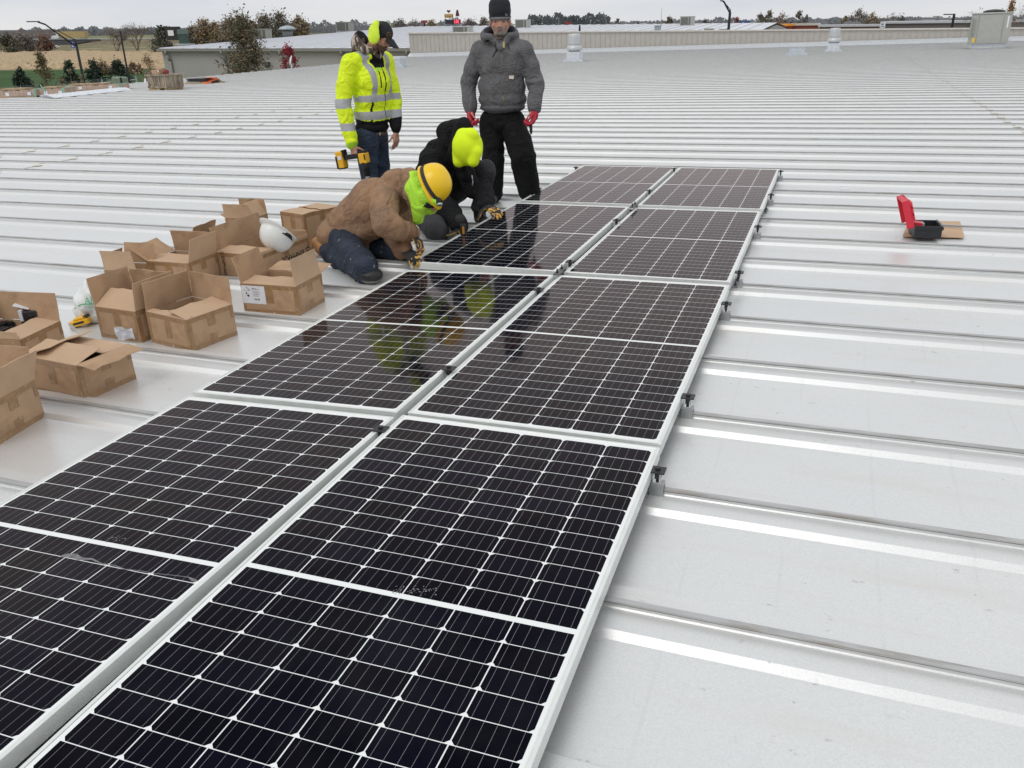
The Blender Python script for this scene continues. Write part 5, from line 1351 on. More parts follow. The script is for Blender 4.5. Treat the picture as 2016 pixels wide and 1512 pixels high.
a.prism([q0 + V(0, 0, .03), q0 + V(0, 0, .12) + n * .16 - d * .1, q0 + V(0, 0, .13) + n * .36 - d * .2, q0 + n * .5 + V(0, 0, .03)], (q1 - q0)); tag(a.build('trim_sheet', mat('white_sheet', (.78, .80, .84), .35, .2), m=T.copy()), 'long white folded metal sheet lying in front of the brown bundles', 'metal sheet')
a = MB(); p = rz(90, 182, ZPAN + .22); a.path([p, p + V(-.08, 0, .12), p + V(-.14, 0, .22)], .014); a.path([p, p + V(-.02, 0, .09), p + V(-.14, .0, .2)], .011); tag(a.build('loose_strap', mat('green_strap', (.16, .50, .36), .5), m=T.copy()), 'loose green strap end sticking up from the brown bundles', 'strap')
a = MB(); p = rz(242, 176, ZPAN); a.box(p + V(0, 0, .2), (.05, .05, .4)); tag(a.build('strap_post', M_gblk, m=T.copy()), 'short dark post at the far end of the white metal sheet', 'post')

# ------------------------------------------------------------------ the ground
def hmat(name, c1, c2, scale, stretch=(1, 1, 1), extra=None, rough=.95, scale2=None):
    m = bpy.data.materials.new(name); m.use_nodes = True; nt = m.node_tree; N = nt.nodes; L = nt.links; p = N['Principled BSDF']; p.inputs['Roughness'].default_value = rough; p.inputs['Specular IOR Level'].default_value = .15
    tc = N.new('ShaderNodeTexCoord'); mp = N.new('ShaderNodeMapping'); mp.inputs['Scale'].default_value = stretch; L.new(tc.outputs['Object'], mp.inputs[0])
    nz = N.new('ShaderNodeTexNoise'); nz.inputs['Scale'].default_value = scale; nz.inputs['Detail'].default_value = 8; nz.inputs['Roughness'].default_value = .65; L.new(mp.outputs[0], nz.inputs[0])
    cr = N.new('ShaderNodeValToRGB'); cr.color_ramp.elements[0].position = .36; cr.color_ramp.elements[0].color = (*c1, 1); cr.color_ramp.elements[1].position = .64; cr.color_ramp.elements[1].color = (*c2, 1)
    if extra: e = cr.color_ramp.elements.new(extra[0]); e.color = (*extra[1], 1)
    L.new(nz.outputs[0], cr.inputs[0]); L.new(cr.outputs[0], p.inputs['Base Color']); return m
def sheet(name, pts, m, z=0.0, kind='structure'):
    a = MB(); a.quad(*[(p[0], p[1], GZ + z) for p in pts]); o = a.build(name, m); tag(o, kind=kind); return o
def gpts(*uv): return [wg(u, v) for u, v in uv]
sheet('ground', [(-9000, -9000), (9000, -9000), (9000, 9000), (-9000, 9000)], hmat('far_fields', (.20, .17, .11), (.32, .27, .18), .004, (1, 1, 1), (.5, (.17, .19, .10))))
LW = hmat('lawn_grass', (.035, .075, .022), (.06, .115, .035), .25)
sheet('lawn', [*gpts((-400, 260), (420, 260), (420, 135), (-400, 143))], LW, .03)
a = MB()
c0 = gpts((-500, 142.0), (355, 134), (400, 110.5), (-500, 114))
CH = 1.7; nx_, ny_ = 90, 26; vs = []
for j in range(ny_ + 1):
    for i in range(nx_ + 1):
        p = c0[0].lerp(c0[1], i / nx_).lerp(c0[3].lerp(c0[2], i / nx_), j / ny_)
        vs.append((p.x, p.y, GZ + (CH * (.8 + .3 * noise.noise(Vector((p.x * .3, p.y * .3, 0))) + .12 * random.random()) if j else .02)))
fs = [(j * (nx_ + 1) + i, j * (nx_ + 1) + i + 1, (j + 1) * (nx_ + 1) + i + 1, (j + 1) * (nx_ + 1) + i) for j in range(ny_) for i in range(nx_)]
a.add(vs, fs); o = a.build('corn_field', hmat('dry_corn', (.33, .235, .135), (.54, .42, .27), 1.6, (1, 1, 1))); tag(o, kind='stuff')
sheet('embankment', gpts((-500, 118), (420, 112), (420, 82), (-500, 86)), hmat('dry_grass', (.17, .14, .08), (.33, .26, .16), .09, (1, 1, 1), (.5, (.17, .16, .085))), .05)
sheet('field', gpts((-500, 78), (700, 74), (700, 67.5), (-500, 70)), hmat('green_field', (.15, .17, .08), (.22, .22, .11), .01), .06)
sheet('parking_lot', gpts((318, 165), (2600, 120), (2600, 62), (700, 66), (318, 110)), hmat('lot_asphalt', (.10, .10, .10), (.15, .15, .145), .1), .02)
# raised highway with guard rail
M_asph = mat('asphalt', (.10, .10, .10), .9)
rd = MB(); ra, rb = wg(-600, 91), wg(760, 84); d = (rb - ra).normalized(); n = V(-d.y, d.x, 0)
HR = 2.0
for q in (0, 1):
    pass
rd.prism([ra + V(0, 0, 0) - n * 14, ra + V(0, 0, HR) - n * 7, ra + V(0, 0, HR) + n * 7, ra + n * 14], (rb - ra)); tag(rd.build('highway', hmat('highway_bank', (.13, .115, .075), (.24, .20, .13), .12)), kind='structure')
rd = MB(); rd.prism([ra + V(0, 0, HR + .02) - n * 6, ra + V(0, 0, HR + .03) - n * 6, ra + V(0, 0, HR + .03) + n * 6, ra + V(0, 0, HR + .02) + n * 6], (rb - ra)); tag(rd.build('highway_road', M_asph), kind='structure')
gr = empty('guard_rail', Matrix(), 'pale metal guard rail along the raised highway at left', 'guard rail')
a = MB(); a.prism([ra - n * 6.2 + V(0, 0, HR + .45), ra - n * 6.2 + V(0, 0, HR + .85), ra - n * 6.1 + V(0, 0, HR + .85), ra - n * 6.1 + V(0, 0, HR + .45)], rb - ra); a.build('rail', mat('rail_metal', (.55, .55, .54), .5, .4), gr)
# bridge opening as a solid dark slab, shade put into its colour
bp = wg(122, 88); a = MB(); px = d; 
bro = empty('bridge', Matrix(), 'dark highway bridge with a shaded opening behind the street lamp at left', 'bridge')
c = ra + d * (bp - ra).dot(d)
a.prism([c - d * 22 - n * 14.6 + V(0, 0, .1), c - d * 22 - n * 9.0 + V(0, 0, HR - .1), c + d * 22 - n * 9.0 + V(0, 0, HR - .1), c + d * 12 - n * 14.6 + V(0, 0, .1)], -n * .3); a.build('opening', mat('underpass_painted_shade', (.02, .02, .022), .9), bro)
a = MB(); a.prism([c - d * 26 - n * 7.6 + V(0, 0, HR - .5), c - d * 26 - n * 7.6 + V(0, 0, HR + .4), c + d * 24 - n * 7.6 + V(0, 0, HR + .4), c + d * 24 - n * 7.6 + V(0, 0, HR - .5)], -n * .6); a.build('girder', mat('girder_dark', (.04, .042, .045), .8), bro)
# lorry on the highway
tq = ra + d * (wg(128, 88) - ra).dot(d) + V(0, 0, HR + .05)
Mt = Matrix.Translation(tq - n * 3) @ Matrix.Rotation(math.atan2(d.y, d.x), 4, 'Z')
lo = empty('lorry', Mt, 'articulated lorry with a white cab and tan trailer on the highway at left', 'lorry')
S = 1.15
a = MB(); a.b2((-6 * S, -1.25, 1.1), (8.2 * S, 1.25, 4.1)); a.build('trailer', mat('trailer_tan', (.48, .36, .16), .6, 0, .1, .6), lo)
a = MB(); a.prism([(-6.6 * S, -1.2, .6), (-6.6 * S, -1.2, 3.9), (-8.2 * S, -1.2, 3.6), (-8.9 * S, -1.2, 2.3), (-10.6 * S, -1.2, 1.9), (-10.8 * S, -1.2, .6)], (0, 2.4, 0)); a.build('cab', mat('truck_white', (.75, .76, .78), .4), lo)
a = MB(); a.b2((-8.75 * S, -1.21, 2.35), (-7.9 * S, -1.203, 3.2)); a.build('side_window', M_blk, lo)
for x in (-9.8, -7.4, -6.6, 5.6, 6.9):
    a = MB(); a.tube((x * S, -1.26, .5), (x * S, 1.26, .5), .5, n=14); a.build('wheel', M_blk, lo)
c = wg(742 / 5.04, 108); a = MB(); bs_ = empty('blue_road_sign', Matrix.Translation((c.x, c.y, GZ)) @ Matrix.Rotation(math.atan2(d.y, d.x), 4, 'Z'), 'blue road sign on posts beyond the corn field', 'sign')
a.b2((-.6, -.05, 1.9), (.6, .0, 3.8)); a.build('sign_face', mat('sign_blue', (.045, .12, .42), .5), bs_); a = MB(); a.b2((-.3, -.062, 3.0), (.25, -.052, 3.5)); a.b2((-.35, -.062, 2.2), (.3, -.052, 2.6)); a.build('sign_symbols', M_label, bs_)
a = MB(); a.b2((-.5, 0.01, 0), (-.38, .1, 3.7)); a.build('post', M_galv, bs_); a = MB(); a.b2((.38, 0.01, 0), (.5, .1, 3.7)); a.build('post', M_galv, bs_)
for (u, v, lb, col) in ((33, 97, 'pale parked car half hidden by the brown bushes at left', (.55, .58, .60)), (105, 96, 'white parked car at the dark bridge opening', (.75, .76, .78)), (1640 / 5.04, 86.0, 'dark car on the highway left of the green tower', (.10, .12, .13))):
    p = wg(u, v); hh = 0 if v > 90 else 0
    Mc = Matrix.Translation((p.x, p.y, GZ + (.1 if v > 90 else HR + .05))) @ Matrix.Rotation(math.atan2(d.y, d.x) + .1, 4, 'Z'); cr_ = empty('parked_car' if v > 90 else 'car', Mc, lb, 'car')
    a = MB(); a.prism([(-2.3, -.9, .35), (-2.3, -.9, .85), (-1.4, -.9, .95), (-.8, -.9, 1.45), (.8, -.9, 1.45), (1.5, -.9, .95), (2.3, -.9, .8), (2.3, -.9, .35)], (0, 1.8, 0)); a.build('body', mat('car_paint_%d' % int(u), col, .3), cr_)
    a = MB(); a.b2((-.85, -.91, .95), (.9, -.902, 1.38)); a.build('side_window', M_blk, cr_)
    for x in (-1.4, 1.4): a = MB(); a.tube((x, -.92, .33), (x, .92, .33), .33, n=12); a.build('wheel', M_blk, cr_)
# green tower-like box with a vent and a black sign by the highway
p = wd(1732 / 5.04, 80, 230); a = MB(); a.box((p.x, p.y, p.z + 1.6), (3.4, 1.2, 3.0), math.atan2(d.y, d.x)); a.k = 1; a.box((p.x - .1, p.y - .75, p.z + 1.7), (1.6, .1, 1.2), math.atan2(d.y, d.x)); tag(a.build('black_sign', [M_blk, M_label]), 'black square sign with pale lettering far off by the highway', 'sign')

# ------------------------------------------------------------------ trees and shrubs
M_bark = mat('bark', (.19, .155, .13), .9, 0, .25, 4)
LEAF = {}
def leafm(k, c):
    if k not in LEAF: LEAF[k] = mat('leaves_' + k, c, .8, 0, .35, .9, spec=.2)
    return LEAF[k]
def tree(name, base, H, R, label, cat='tree', leaf=('olive', (.13, .11, .05)), leaf2=None, n=1500, ls=.16, shape='round', trunk_h=.2, group=None, bare=False, low=.12, seed=0, clumps=26, lean=0):
    random.seed(hash(label) % 1000 + seed) if False else random.seed(len(label) * 7 + seed)
    r = empty(name, Matrix.Translation(base), label, cat, group)
    R *= 1.12; tr = MB(); crn = MB()
    tr.tube((0, 0, -.1), (0, 0, H * trunk_h), R * .07 + .06, R * .055 + .05, 8)
    tips = []
    def grow(p, d_, l, rad, dep):
        q = p + d_ * l; tr.tube(p, q, rad, rad * .68, 5 if dep > 2 else 3, caps=False)
        if dep == 0: tips.append(q); return
        for k in range(3 if dep > 1 else 3):
            v = (d_ + Vector((random.gauss(0, .42), random.gauss(0, .42), random.gauss(.1, .25)))).normalized()
            grow(q, v, l * random.uniform(.6, .85), rad * .58, dep - 1)
        tips.append(q)
    if bare:
        for k in range(5):
            a_ = k * 1.26 + random.random(); v = Vector((math.cos(a_) * .45, math.sin(a_) * .45, 1)).normalized()
            grow(Vector((0, 0, H * trunk_h * .7)), v, H * .27, R * .024 + .02, 5)
    else:
        for k in range(14):
            a_ = random.uniform(0, 6.28); hh = random.uniform(trunk_h, .8) * H; rr_ = R * .75 * (1 - (hh / H) ** 1.5 if shape == 'cone' else 1)
            tr.tube((0, 0, hh * .8), (math.cos(a_) * rr_, math.sin(a_) * rr_, hh + R * .25), R * .02 + .02, .012, 4, caps=False)
        tr.tube((0, 0, H * trunk_h), (0, 0, H * .93), R * .05 + .04, .015, 6, caps=False)
    tr.build('trunk', M_bark, r)
    cs = []
    for k in range(clumps):
        t = random.random() ** .8; z = (low + (1 - low) * t) * H; a_ = random.uniform(0, 6.28)
        if shape == 'cone': w = R * (1 - t) ** .75 * random.uniform(.55, 1.0) + .05 * R
        elif shape == 'egg': w = R * math.sin(math.pi * (.22 + .78 * t) ** .8) * random.uniform(.5, 1) + .03 * R
        else: w = R * math.sqrt(max(.02, 1 - (2 * t - .9) ** 2)) * random.uniform(.35, .95)
        cs.append((Vector((math.cos(a_) * w * random.uniform(.5, 1), math.sin(a_) * w * random.uniform(.5, 1), z)), R * random.uniform(.16, .34)))
    if bare: cs = [(t_, R * .10) for t_ in tips]
    for i in range(n):
        c, rr_ = random.choice(cs)
        p = c + Vector((random.gauss(0, .5), random.gauss(0, .5), random.gauss(0, .5))) * rr_
        if p.z < H * low * .5: continue
        s_ = ls * random.uniform(.6, 1.5)
        a_ = Vector((random.gauss(0, 1), random.gauss(0, 1), random.gauss(0, .6))).normalized() * s_; b_ = Vector((random.gauss(0, 1), random.gauss(0, 1), random.gauss(0, 1))).normalized() * s_ * .6
        crn.k = 1 if (leaf2 and random.random() < leaf2[2]) else 0
        crn.add([p - a_, p - b_, p + a_, p + b_], [(0, 1, 2, 3)])
    if n: crn.build('crown', [leafm(*leaf), leafm(*leaf2[:2]) if leaf2 else leafm(*leaf)], r)
    return r
def gb(u, v): p = wg(u, v); return V(p.x, p.y, GZ)
def db(u, D): p = wd(u, 60, D); return V(p.x, p.y, GZ)
PX = .00062   # metres per photo pixel per metre of distance, near the top of the picture
def sz(px, D): return px * PX * D
OL = ('olive', (.18, .17, .105)); BR = ('rust', (.27, .18, .115)); DG = ('darkgreen', (.055, .078, .052)); GD = ('gold', (.36, .265, .13)); RD = ('crimson', (.36, .055, .07)); GB = ('greybrown', (.24, .21, .185)); TN = ('tan', (.31, .24, .165))  # leaf tones lifted, putting haze into the colour
def Hv(u, vt, D): return wd(u, vt, D).z - GZ
def pt(name, u, vt, hw, D, label, **k):
    return tree(name, db(u, D), Hv(u, vt, D), hw * .00057 * D, label, **k)
pt('maple_tree', 475, 44, 66, 70, 'broad olive and rust coloured tree in front of the grey building', leaf=('sage', (.135, .145, .095)), leaf2=(*BR, .38), n=15000, ls=.085, shape='cone', low=.02, clumps=120)
pt('red_maple', 563, 88, 27, 76, 'slim crimson young maple in front of the grey building', leaf=RD, leaf2=('wine', (.26, .04, .05), .4), n=2600, ls=.085, shape='egg', low=.05, clumps=40)
pt('rusty_shrub', 281, 106, 30, 52, 'thin shrub with rust brown leaves left of the grey building', cat='shrub', leaf=BR, leaf2=(*TN, .3), n=1500, ls=.055, shape='egg', clumps=30, low=.02)
pt('leafy_shrub', 66, 106, 28, 56, 'tall yellow brown shrub beyond the brown bundles at left', cat='shrub', leaf=('ochre', (.19, .145, .07)), leaf2=(*OL, .4), n=3000, ls=.06, shape='egg', clumps=40, low=.02)
for i, (u, vt, hw, lb) in enumerate(((21, 140, 12, 'dark spruce on the lawn, leftmost of the four'), (121, 125, 11, 'narrow dark spruce on the lawn, second from the left'), (170, 125, 13, 'dark spruce on the lawn just behind the street lamp'), (219, 123, 16, 'widest dark spruce on the lawn, right of the street lamp'))):
    pt('spruce', u, vt, hw * 1.5, 128, lb, leaf=DG, leaf2=('deepgreen', (.04, .058, .046), .4), n=1600, ls=.17, shape='egg', low=.05, clumps=40, group='spruces on the lawn', seed=i)
for i, (u, vt, hw, D, lb) in enumerate(((120, 138, 11, 66, 'low tan bush in front of the narrow spruce'), (138, 152, 18, 60, 'low tan bush between the tall shrub and the street lamp'), (100, 158, 14, 58, 'low rusty bush right beside the tall yellow brown shrub'), (268, 140, 12, 56, 'low rusty bush at the foot of the dark pole'))):
    pt('bush', u, vt, hw, D, lb, cat='bush', leaf=TN if i != 3 else BR, leaf2=(*OL, .4), n=1300, ls=.06, low=.0, clumps=26, group='bushes beyond the eave', seed=i)
for i, (u, vt, hw, lb) in enumerate(((190, 126, 22, 'row of rusty bushes at the near edge of the corn, left'), (250, 128, 18, 'row of rusty bushes at the near edge of the corn, right'))):
    pt('bush', u, vt, hw, 168, lb, cat='bush', leaf=BR, leaf2=(*TN, .4), n=900, ls=.20, low=.0, clumps=22, seed=i + 9)
for i, (u, vt, hw, D, lf, lb) in enumerate(((12, 70, 20, 290, ('bushgreen', (.10, .11, .07)), 'dense dark bush group at the left photo edge below the highway'), (42, 69, 22, 300, GB, 'grey brown bare bush next to the parked pale car'), (82, 75, 17, 295, ('rustred', (.20, .10, .065)), 'rust red bush beside the dark bridge opening'), (224, 57, 24, 275, GB, 'bare brown tree right of the street lamp, first of two'), (264, 45, 28, 272, GB, 'tall bare tree right of the street lamp, larger of two'))):
    bare = i >= 3
    pt('bare_tree' if bare else 'bush', u, vt, hw, D, lb, cat='tree' if bare else 'bush', leaf=lf, leaf2=(*GB, .35), n=900 if i == 3 else 350 if bare else 2600, ls=.16 if bare else .3, bare=bare, low=0, clumps=40, seed=i)
TL = [(318, 58, 14, DG, 'small dark one, farthest left'), (379, 57, 12, OL, 'olive, beside the green stack'), (402, 45, 17, GD, 'golden, left one'), (424, 48, 14, GD, 'golden, right one'), (452, 44, 18, TN, 'tan, over the broad tree, left'), (474, 37, 16, OL, 'olive, above the broad tree'), (498, 46, 14, TN, 'tan, right of the broad tree'), (523, 34, 20, OL, 'olive, left of the mushroom vent'), (553, 32, 23, OL, 'tallest olive one'), (590, 36, 13, GD, 'golden, right of the mushroom vent')]
for i, (u, vt, hw, lf, w_) in enumerate(TL):
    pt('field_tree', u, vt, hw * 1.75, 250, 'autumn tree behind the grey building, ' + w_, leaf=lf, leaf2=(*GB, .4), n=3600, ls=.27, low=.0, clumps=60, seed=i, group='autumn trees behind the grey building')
TR = [(790, 42, 18, ('maroon', (.16, .12, .12)), 'maroon bare trees just right of the black cap'), (816, 44, 16, GB, 'grey brown bush left of the small red sign'), (850, 43, 15, GD, 'golden bush left of the tall yellow road sign'), (925, 41, 18, ('maroon', (.16, .12, .12)), 'maroon bare trees left of the man in the grey jacket'), (952, 39, 14, GB, 'grey bare tree right beside the man in the grey jacket'), (1316, 36, 8, OL, 'round olive tree left of the tall grey roof unit'),
      (1216, 38, 5, GB, 'lone thin tree on the horizon, left of the mast'), (1255, 46, 6, DG, 'small dark bush on the horizon left of the mast'), (1386, 40, 7, DG, 'small dark tree right of the tall grey roof unit')]
for i, (u, vt, hw, lf, lb) in enumerate(TR):
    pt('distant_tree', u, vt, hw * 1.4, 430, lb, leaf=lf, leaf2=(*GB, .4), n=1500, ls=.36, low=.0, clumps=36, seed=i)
TS = [(1449, 35, 7, RD, 'small crimson one, leftmost'), (1494, 28, 10, OL, 'dark olive, second from left'), (1511, 24, 9, OL, 'taller olive, third from left'), (1537, 31, 16, BR, 'rusty, wide and low'), (1570, 23, 8, GB, 'grey, behind the low roofs'), (1585, 32, 6, GB, 'thin, behind the low roofs'), (1661, 34, 8, GD, 'gold, low one'), (1687, 23, 14, GB, 'round grey brown one'), (1713, 27, 13, GD, 'big golden one'), (1738, 25, 11, GB, 'bare, right of the golden one'), (1771, 35, 11, DG, 'dark, above the brown hall')]
for i, (u, vt, hw, lf, w_) in enumerate(TS):
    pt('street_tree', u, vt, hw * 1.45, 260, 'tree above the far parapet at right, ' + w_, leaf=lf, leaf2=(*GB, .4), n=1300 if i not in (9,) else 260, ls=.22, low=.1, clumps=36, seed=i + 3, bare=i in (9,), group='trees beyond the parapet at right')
pt('birch_tree', 1982, 1, 13, 78, 'thin tall tree with orange leaves behind the big green roof unit', leaf=('orange', (.38, .22, .10)), leaf2=(*TN, .3), n=900, ls=.08, low=.35, clumps=26)
pt('birch_tree', 2008, -4, 12, 80, 'bare thin tree at the right photo edge', leaf=TN, n=160, ls=.07, bare=True, low=.3)
# far woods on the horizon: one mass, haze put into the leaf colours
random.seed(5)
tw = MB(); 
def wood_mass(u0, u1, D, h, dens, k):
    n = int((u1 - u0) * dens)
    for i in range(n):
        u = random.uniform(u0, u1); b_ = db(u, D * random.uniform(.96, 1.05)); hh = h * (.55 + .75 * abs(noise.noise(Vector((u * .035, D, 0)))) + .25 * abs(noise.noise(Vector((u * .2, D, 3)))))
        p = b_ + V(0, 0, random.random() ** 1.2 * hh); s_ = D * .0013 * random.uniform(.6, 1.5)
        a_ = Vector((random.gauss(0, 1), random.gauss(0, 1), random.gauss(0, .5))).normalized() * s_; c_ = Vector((0, 0, 1)) * s_ * random.uniform(.4, .9)
        tw.k = k; tw.add([p - a_, p - c_, p + a_, p + c_], [(0, 1, 2, 3)])
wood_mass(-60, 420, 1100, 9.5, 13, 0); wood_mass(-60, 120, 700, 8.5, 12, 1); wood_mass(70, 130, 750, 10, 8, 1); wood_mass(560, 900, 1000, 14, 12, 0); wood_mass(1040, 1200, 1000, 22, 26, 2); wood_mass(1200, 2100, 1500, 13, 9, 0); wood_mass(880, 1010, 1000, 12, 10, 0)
tag(tw.build('far_woods', [mat('far_leaves_haze_grey', (.25, .26, .285), .9, 0, .25, .02), mat('far_leaves_brown', (.25, .22, .21), .9, 0, .25, .02), mat('far_leaves_haze_green', (.12, .135, .145), .9, 0, .3, .02)]), kind='stuff')
# ------------------------------------------------------------------ the neighbouring building with its white roof
DB_ = 105
ang = math.atan2((Q @ V(1, 0, 0)).y, (Q @ V(1, 0, 0)).x)
nb = wd(318, 95, DB_); ez = nb.z                        # eave height
Mn = Matrix.Translation((nb.x, nb.y, 0)) @ Matrix.Rotation(ang, 4, 'Z')
nbld = empty('neighbour_building', Mn, 'long grey metal building with a white roof behind the left eave', 'building')
LEN, RISE, DEP = 130, 1.75, 62
_e = Mn.inverted() @ wd(1530, 49, 100); _c = Mn.inverted() @ CW; LEN = _c.x + (_e.x - _c.x) * (DEP - _c.y) / (_e.y - _c.y)
a = MB(); a.b2((0, 0, GZ), (LEN, DEP * 2, ez - .25)); a.prism([(0, 0, ez - .25), (0, DEP, ez + RISE - .3), (0, 2 * DEP, ez - .25)], (LEN, 0, 0)); a.build('wall', mat('neighbour_grey', (.40, .385, .36), .6, 0, .04, .3), nbld)
a = MB()
for s in range(2):
    y0_, y1_ = (-.3, DEP) if s == 0 else (2 * DEP + .3, DEP)
    a.quad((-.3, y0_, ez - .02), (LEN, y0_, ez - .02), (LEN, y1_, ez + RISE), (-.3, y1_, ez + RISE))
a.build('roof', mat('neighbour_roof', (.70, .71, .74), .5, .25, .06, .15, stretch=(3, .3, 1)), nbld)
a = MB()
for i in range(int(LEN / 1.5)):
    x = i * 1.5; a.prism([(x, -.28, ez), (x + .08, -.28, ez), (x + .08, DEP, ez + RISE + .02), (x, DEP, ez + RISE + .02)], (0, 0, .06))
a.build('roof_ribs', mat('neighbour_roof', (.70, .71, .74)), nbld)
a = MB(); a.b2((-.3, -.5, ez - .30), (LEN, -.3, ez - .05)); a.b2((-.32, -.3, ez - .3), (-.28, DEP, ez - .1)); a.build('gutter', mat('neighbour_trim', (.28, .265, .24), .6), nbld)
for i in range(14):
    x = .8 + 7.3 * i; a = MB(); a.path([(x, -.4, ez - .2), (x + .05, -.38, ez - .7), (x + .25, -.16, ez - 1.3), (x + .3, -.14, GZ)], .14, 6); a.build('downspout', mat('neighbour_trim', (.28, .265, .24)), nbld)
for x in (13.6, 41.5): a = MB(); a.box((x, -.25, ez - 1.5), (.5, .45, .3)); a.tube((x - .2, -.3, ez - 1.6), (x + .2, -.3, ez - 1.75), .16); a.build('wall_lamp', mat('lamp_dark', (.08, .08, .08), .5), nbld)
def on_nb(u, v, D): return wd(u, v, D)
def hvac(u0, u1, vt, vb, D, label, split=.55, dark=M_coil, grp='grey rooftop units beyond the parapet'):
    p0, p1 = wd(u0, vb, D), wd(u1, vb, D); top = wd(u0, vt, D).z; w = (p1 - p0).length; d_ = (p1 - p0); yaw = math.atan2(d_.y, d_.x); h = top - p0.z
    r = empty('rooftop_unit', Matrix.Translation(((p0.x + p1.x) / 2, (p0.y + p1.y) / 2, p0.z)) @ Matrix.Rotation(yaw, 4, 'Z'), label, 'air unit', grp)
    a = MB(); a.b2((-w / 2, 0, .15 * h), (w / 2, w * .8, h)); a.b2((-w / 2 - .05, -.05, h), (w / 2 + .05, w * .8 + .05, h + .06)); a.build('cabinet', M_hv, r)
    a = MB(); x = -w / 2 + w * split
    a.b2((-w / 2 + .05 * w, -.03, .22 * h), (x - .02 * w, -.004, .94 * h)); a.b2((x + .03 * w, -.03, .22 * h), (x + .15 * w, -.004, .94 * h)); a.build('coil', dark, r)
    a = MB(); a.b2((x + .30 * w, -.02, .18 * h), (x + .31 * w, -.004, .96 * h)); a.build('panel_seam', mat('unit_trim', (.30, .31, .28)), r)
    a = MB(); a.b2((-w / 2 + .05, .05, -.3), (w / 2 - .05, w * .7, .148 * h)); a.build('curb', M_galv, r)
hvac(493, 537, 58, 82, 128, 'grey rooftop unit left of the mushroom vent on the neighbouring roof')
hvac(662, 697, 44, 65, 150, 'grey rooftop unit just left of the man in the neon jacket')
hvac(891, 932, 53, 70, 125, 'grey rooftop unit under the tall road sign, left of the standing grey jacket')
hvac(1014, 1045, 39, 59, 138, 'grey rooftop unit just right of the black knit cap')
hvac(1338, 1367, 33, 56, 135, 'tall grey rooftop unit on the far roof left of the curved lamp')
p = wd(543 + 24, 71, 140); mv = empty('mushroom_vent', Matrix.Translation(p), 'grey mushroom shaped vent on the neighbouring roof', 'roof vent')
a = MB(); a.lathe((0, 0, -.1), [(.75, 0), (.75, .9), (.6, .95)], 20); a.build('base', mat('vent_grey', (.30, .32, .33), .5), mv); a = MB(); a.lathe((0, 0, .85), [(1.25, 0), (1.3, .12), (1.0, .42), (.3, .6), (.05, .62)], 24); a.build('hood', mat('vent_blue_grey', (.42, .47, .50), .45, .3), mv)
p = wd(363, 86, 118); gt = empty('roof_tower', Matrix.Translation(p) @ Matrix.Rotation(ang, 4, 'Z'), 'dark green box shaped stack on the left end of the white roof', 'stack')
a = MB(); a.b2((-.42, -.4, 0), (.42, .4, 1.1)); a.build('shaft', mat('dark_green_paint', (.05, .09, .075), .5), gt); a = MB(); a.prism([(-.5, -.45, 1.1), (-.42, -.45, 1.65), (.42, -.45, 1.65), (.5, -.45, 1.1)], (0, .9, 0)); a.build('cap', mat('grey_green_paint', (.14, .18, .17), .5), gt); a = MB(); a.b2((-.9, -.6, -.12), (1.1, .6, .0)); a.build('curb', M_galv, gt)
# square curb and low boxes beyond the parapet
for (u0, u1, vt, vb, D, lb) in ((1288, 1301, 51, 63, 95, 'blue grey box with the thin mast behind the parapet'), (1352, 1371, 60, 64, 90, 'low brown box on the far roof, left of the three'), (1386, 1405, 57, 63, 92, 'low brown box on the far roof, middle of the three'), (1416, 1434, 58, 62, 93, 'low brown box on the far roof, right of the three')):
    p0, p1 = wd(u0, vb, D), wd(u1, vb, D); w = (p1 - p0).length; h = wd(u0, vt, D).z - p0.z; yaw = math.atan2(p1.y - p0.y, p1.x - p0.x)
    r = empty('roof_box', Matrix.Translation((p0 + p1) / 2) @ Matrix.Rotation(yaw, 4, 'Z'), lb, 'roof box'); c = (.30, .34, .38) if u0 == 1288 else (.34, .30, .24)
    a = MB(); a.b2((-w / 2, 0, -.6), (w / 2, w, h)); a.build('housing', mat('box_%d' % u0, c, .6), r); a = MB(); a.b2((-w / 2 - .06, -.06, h), (w / 2 + .06, w + .06, h + .05)); a.build('lid', M_hv, r)
def mast(u, vt, vb, D, r0, label, cat='mast', col=M_gblk, name='mast'):
    p = wd(u, vb, D); q = wd(u, vt, D); a = MB(); a.tube((p.x, p.y, p.z), (p.x, p.y, q.z), r0, r0 * .6, 8); tag(a.build(name, col), label, cat)
mast(1301, 15, 52, 100, .03, 'thin tall mast above the blue grey box', col=mat('mast_grey', (.30, .30, .31), .6))
mast(1141, 49, 66, 70, .10, 'short thick dark post rising behind the parapet', 'post', name='post')
for i, (u, vt) in enumerate(((1100, 39), (1162, 39), (1193, 38), (1226, 41), (1253, 43))):
    mast(u, vt, 52, 420, .22, 'thin light pole on the horizon, %s from the left' % ['first', 'second', 'third', 'fourth', 'fifth'][i], 'light pole', mat('mast_grey', (.30, .30, .31)), 'light_pole')
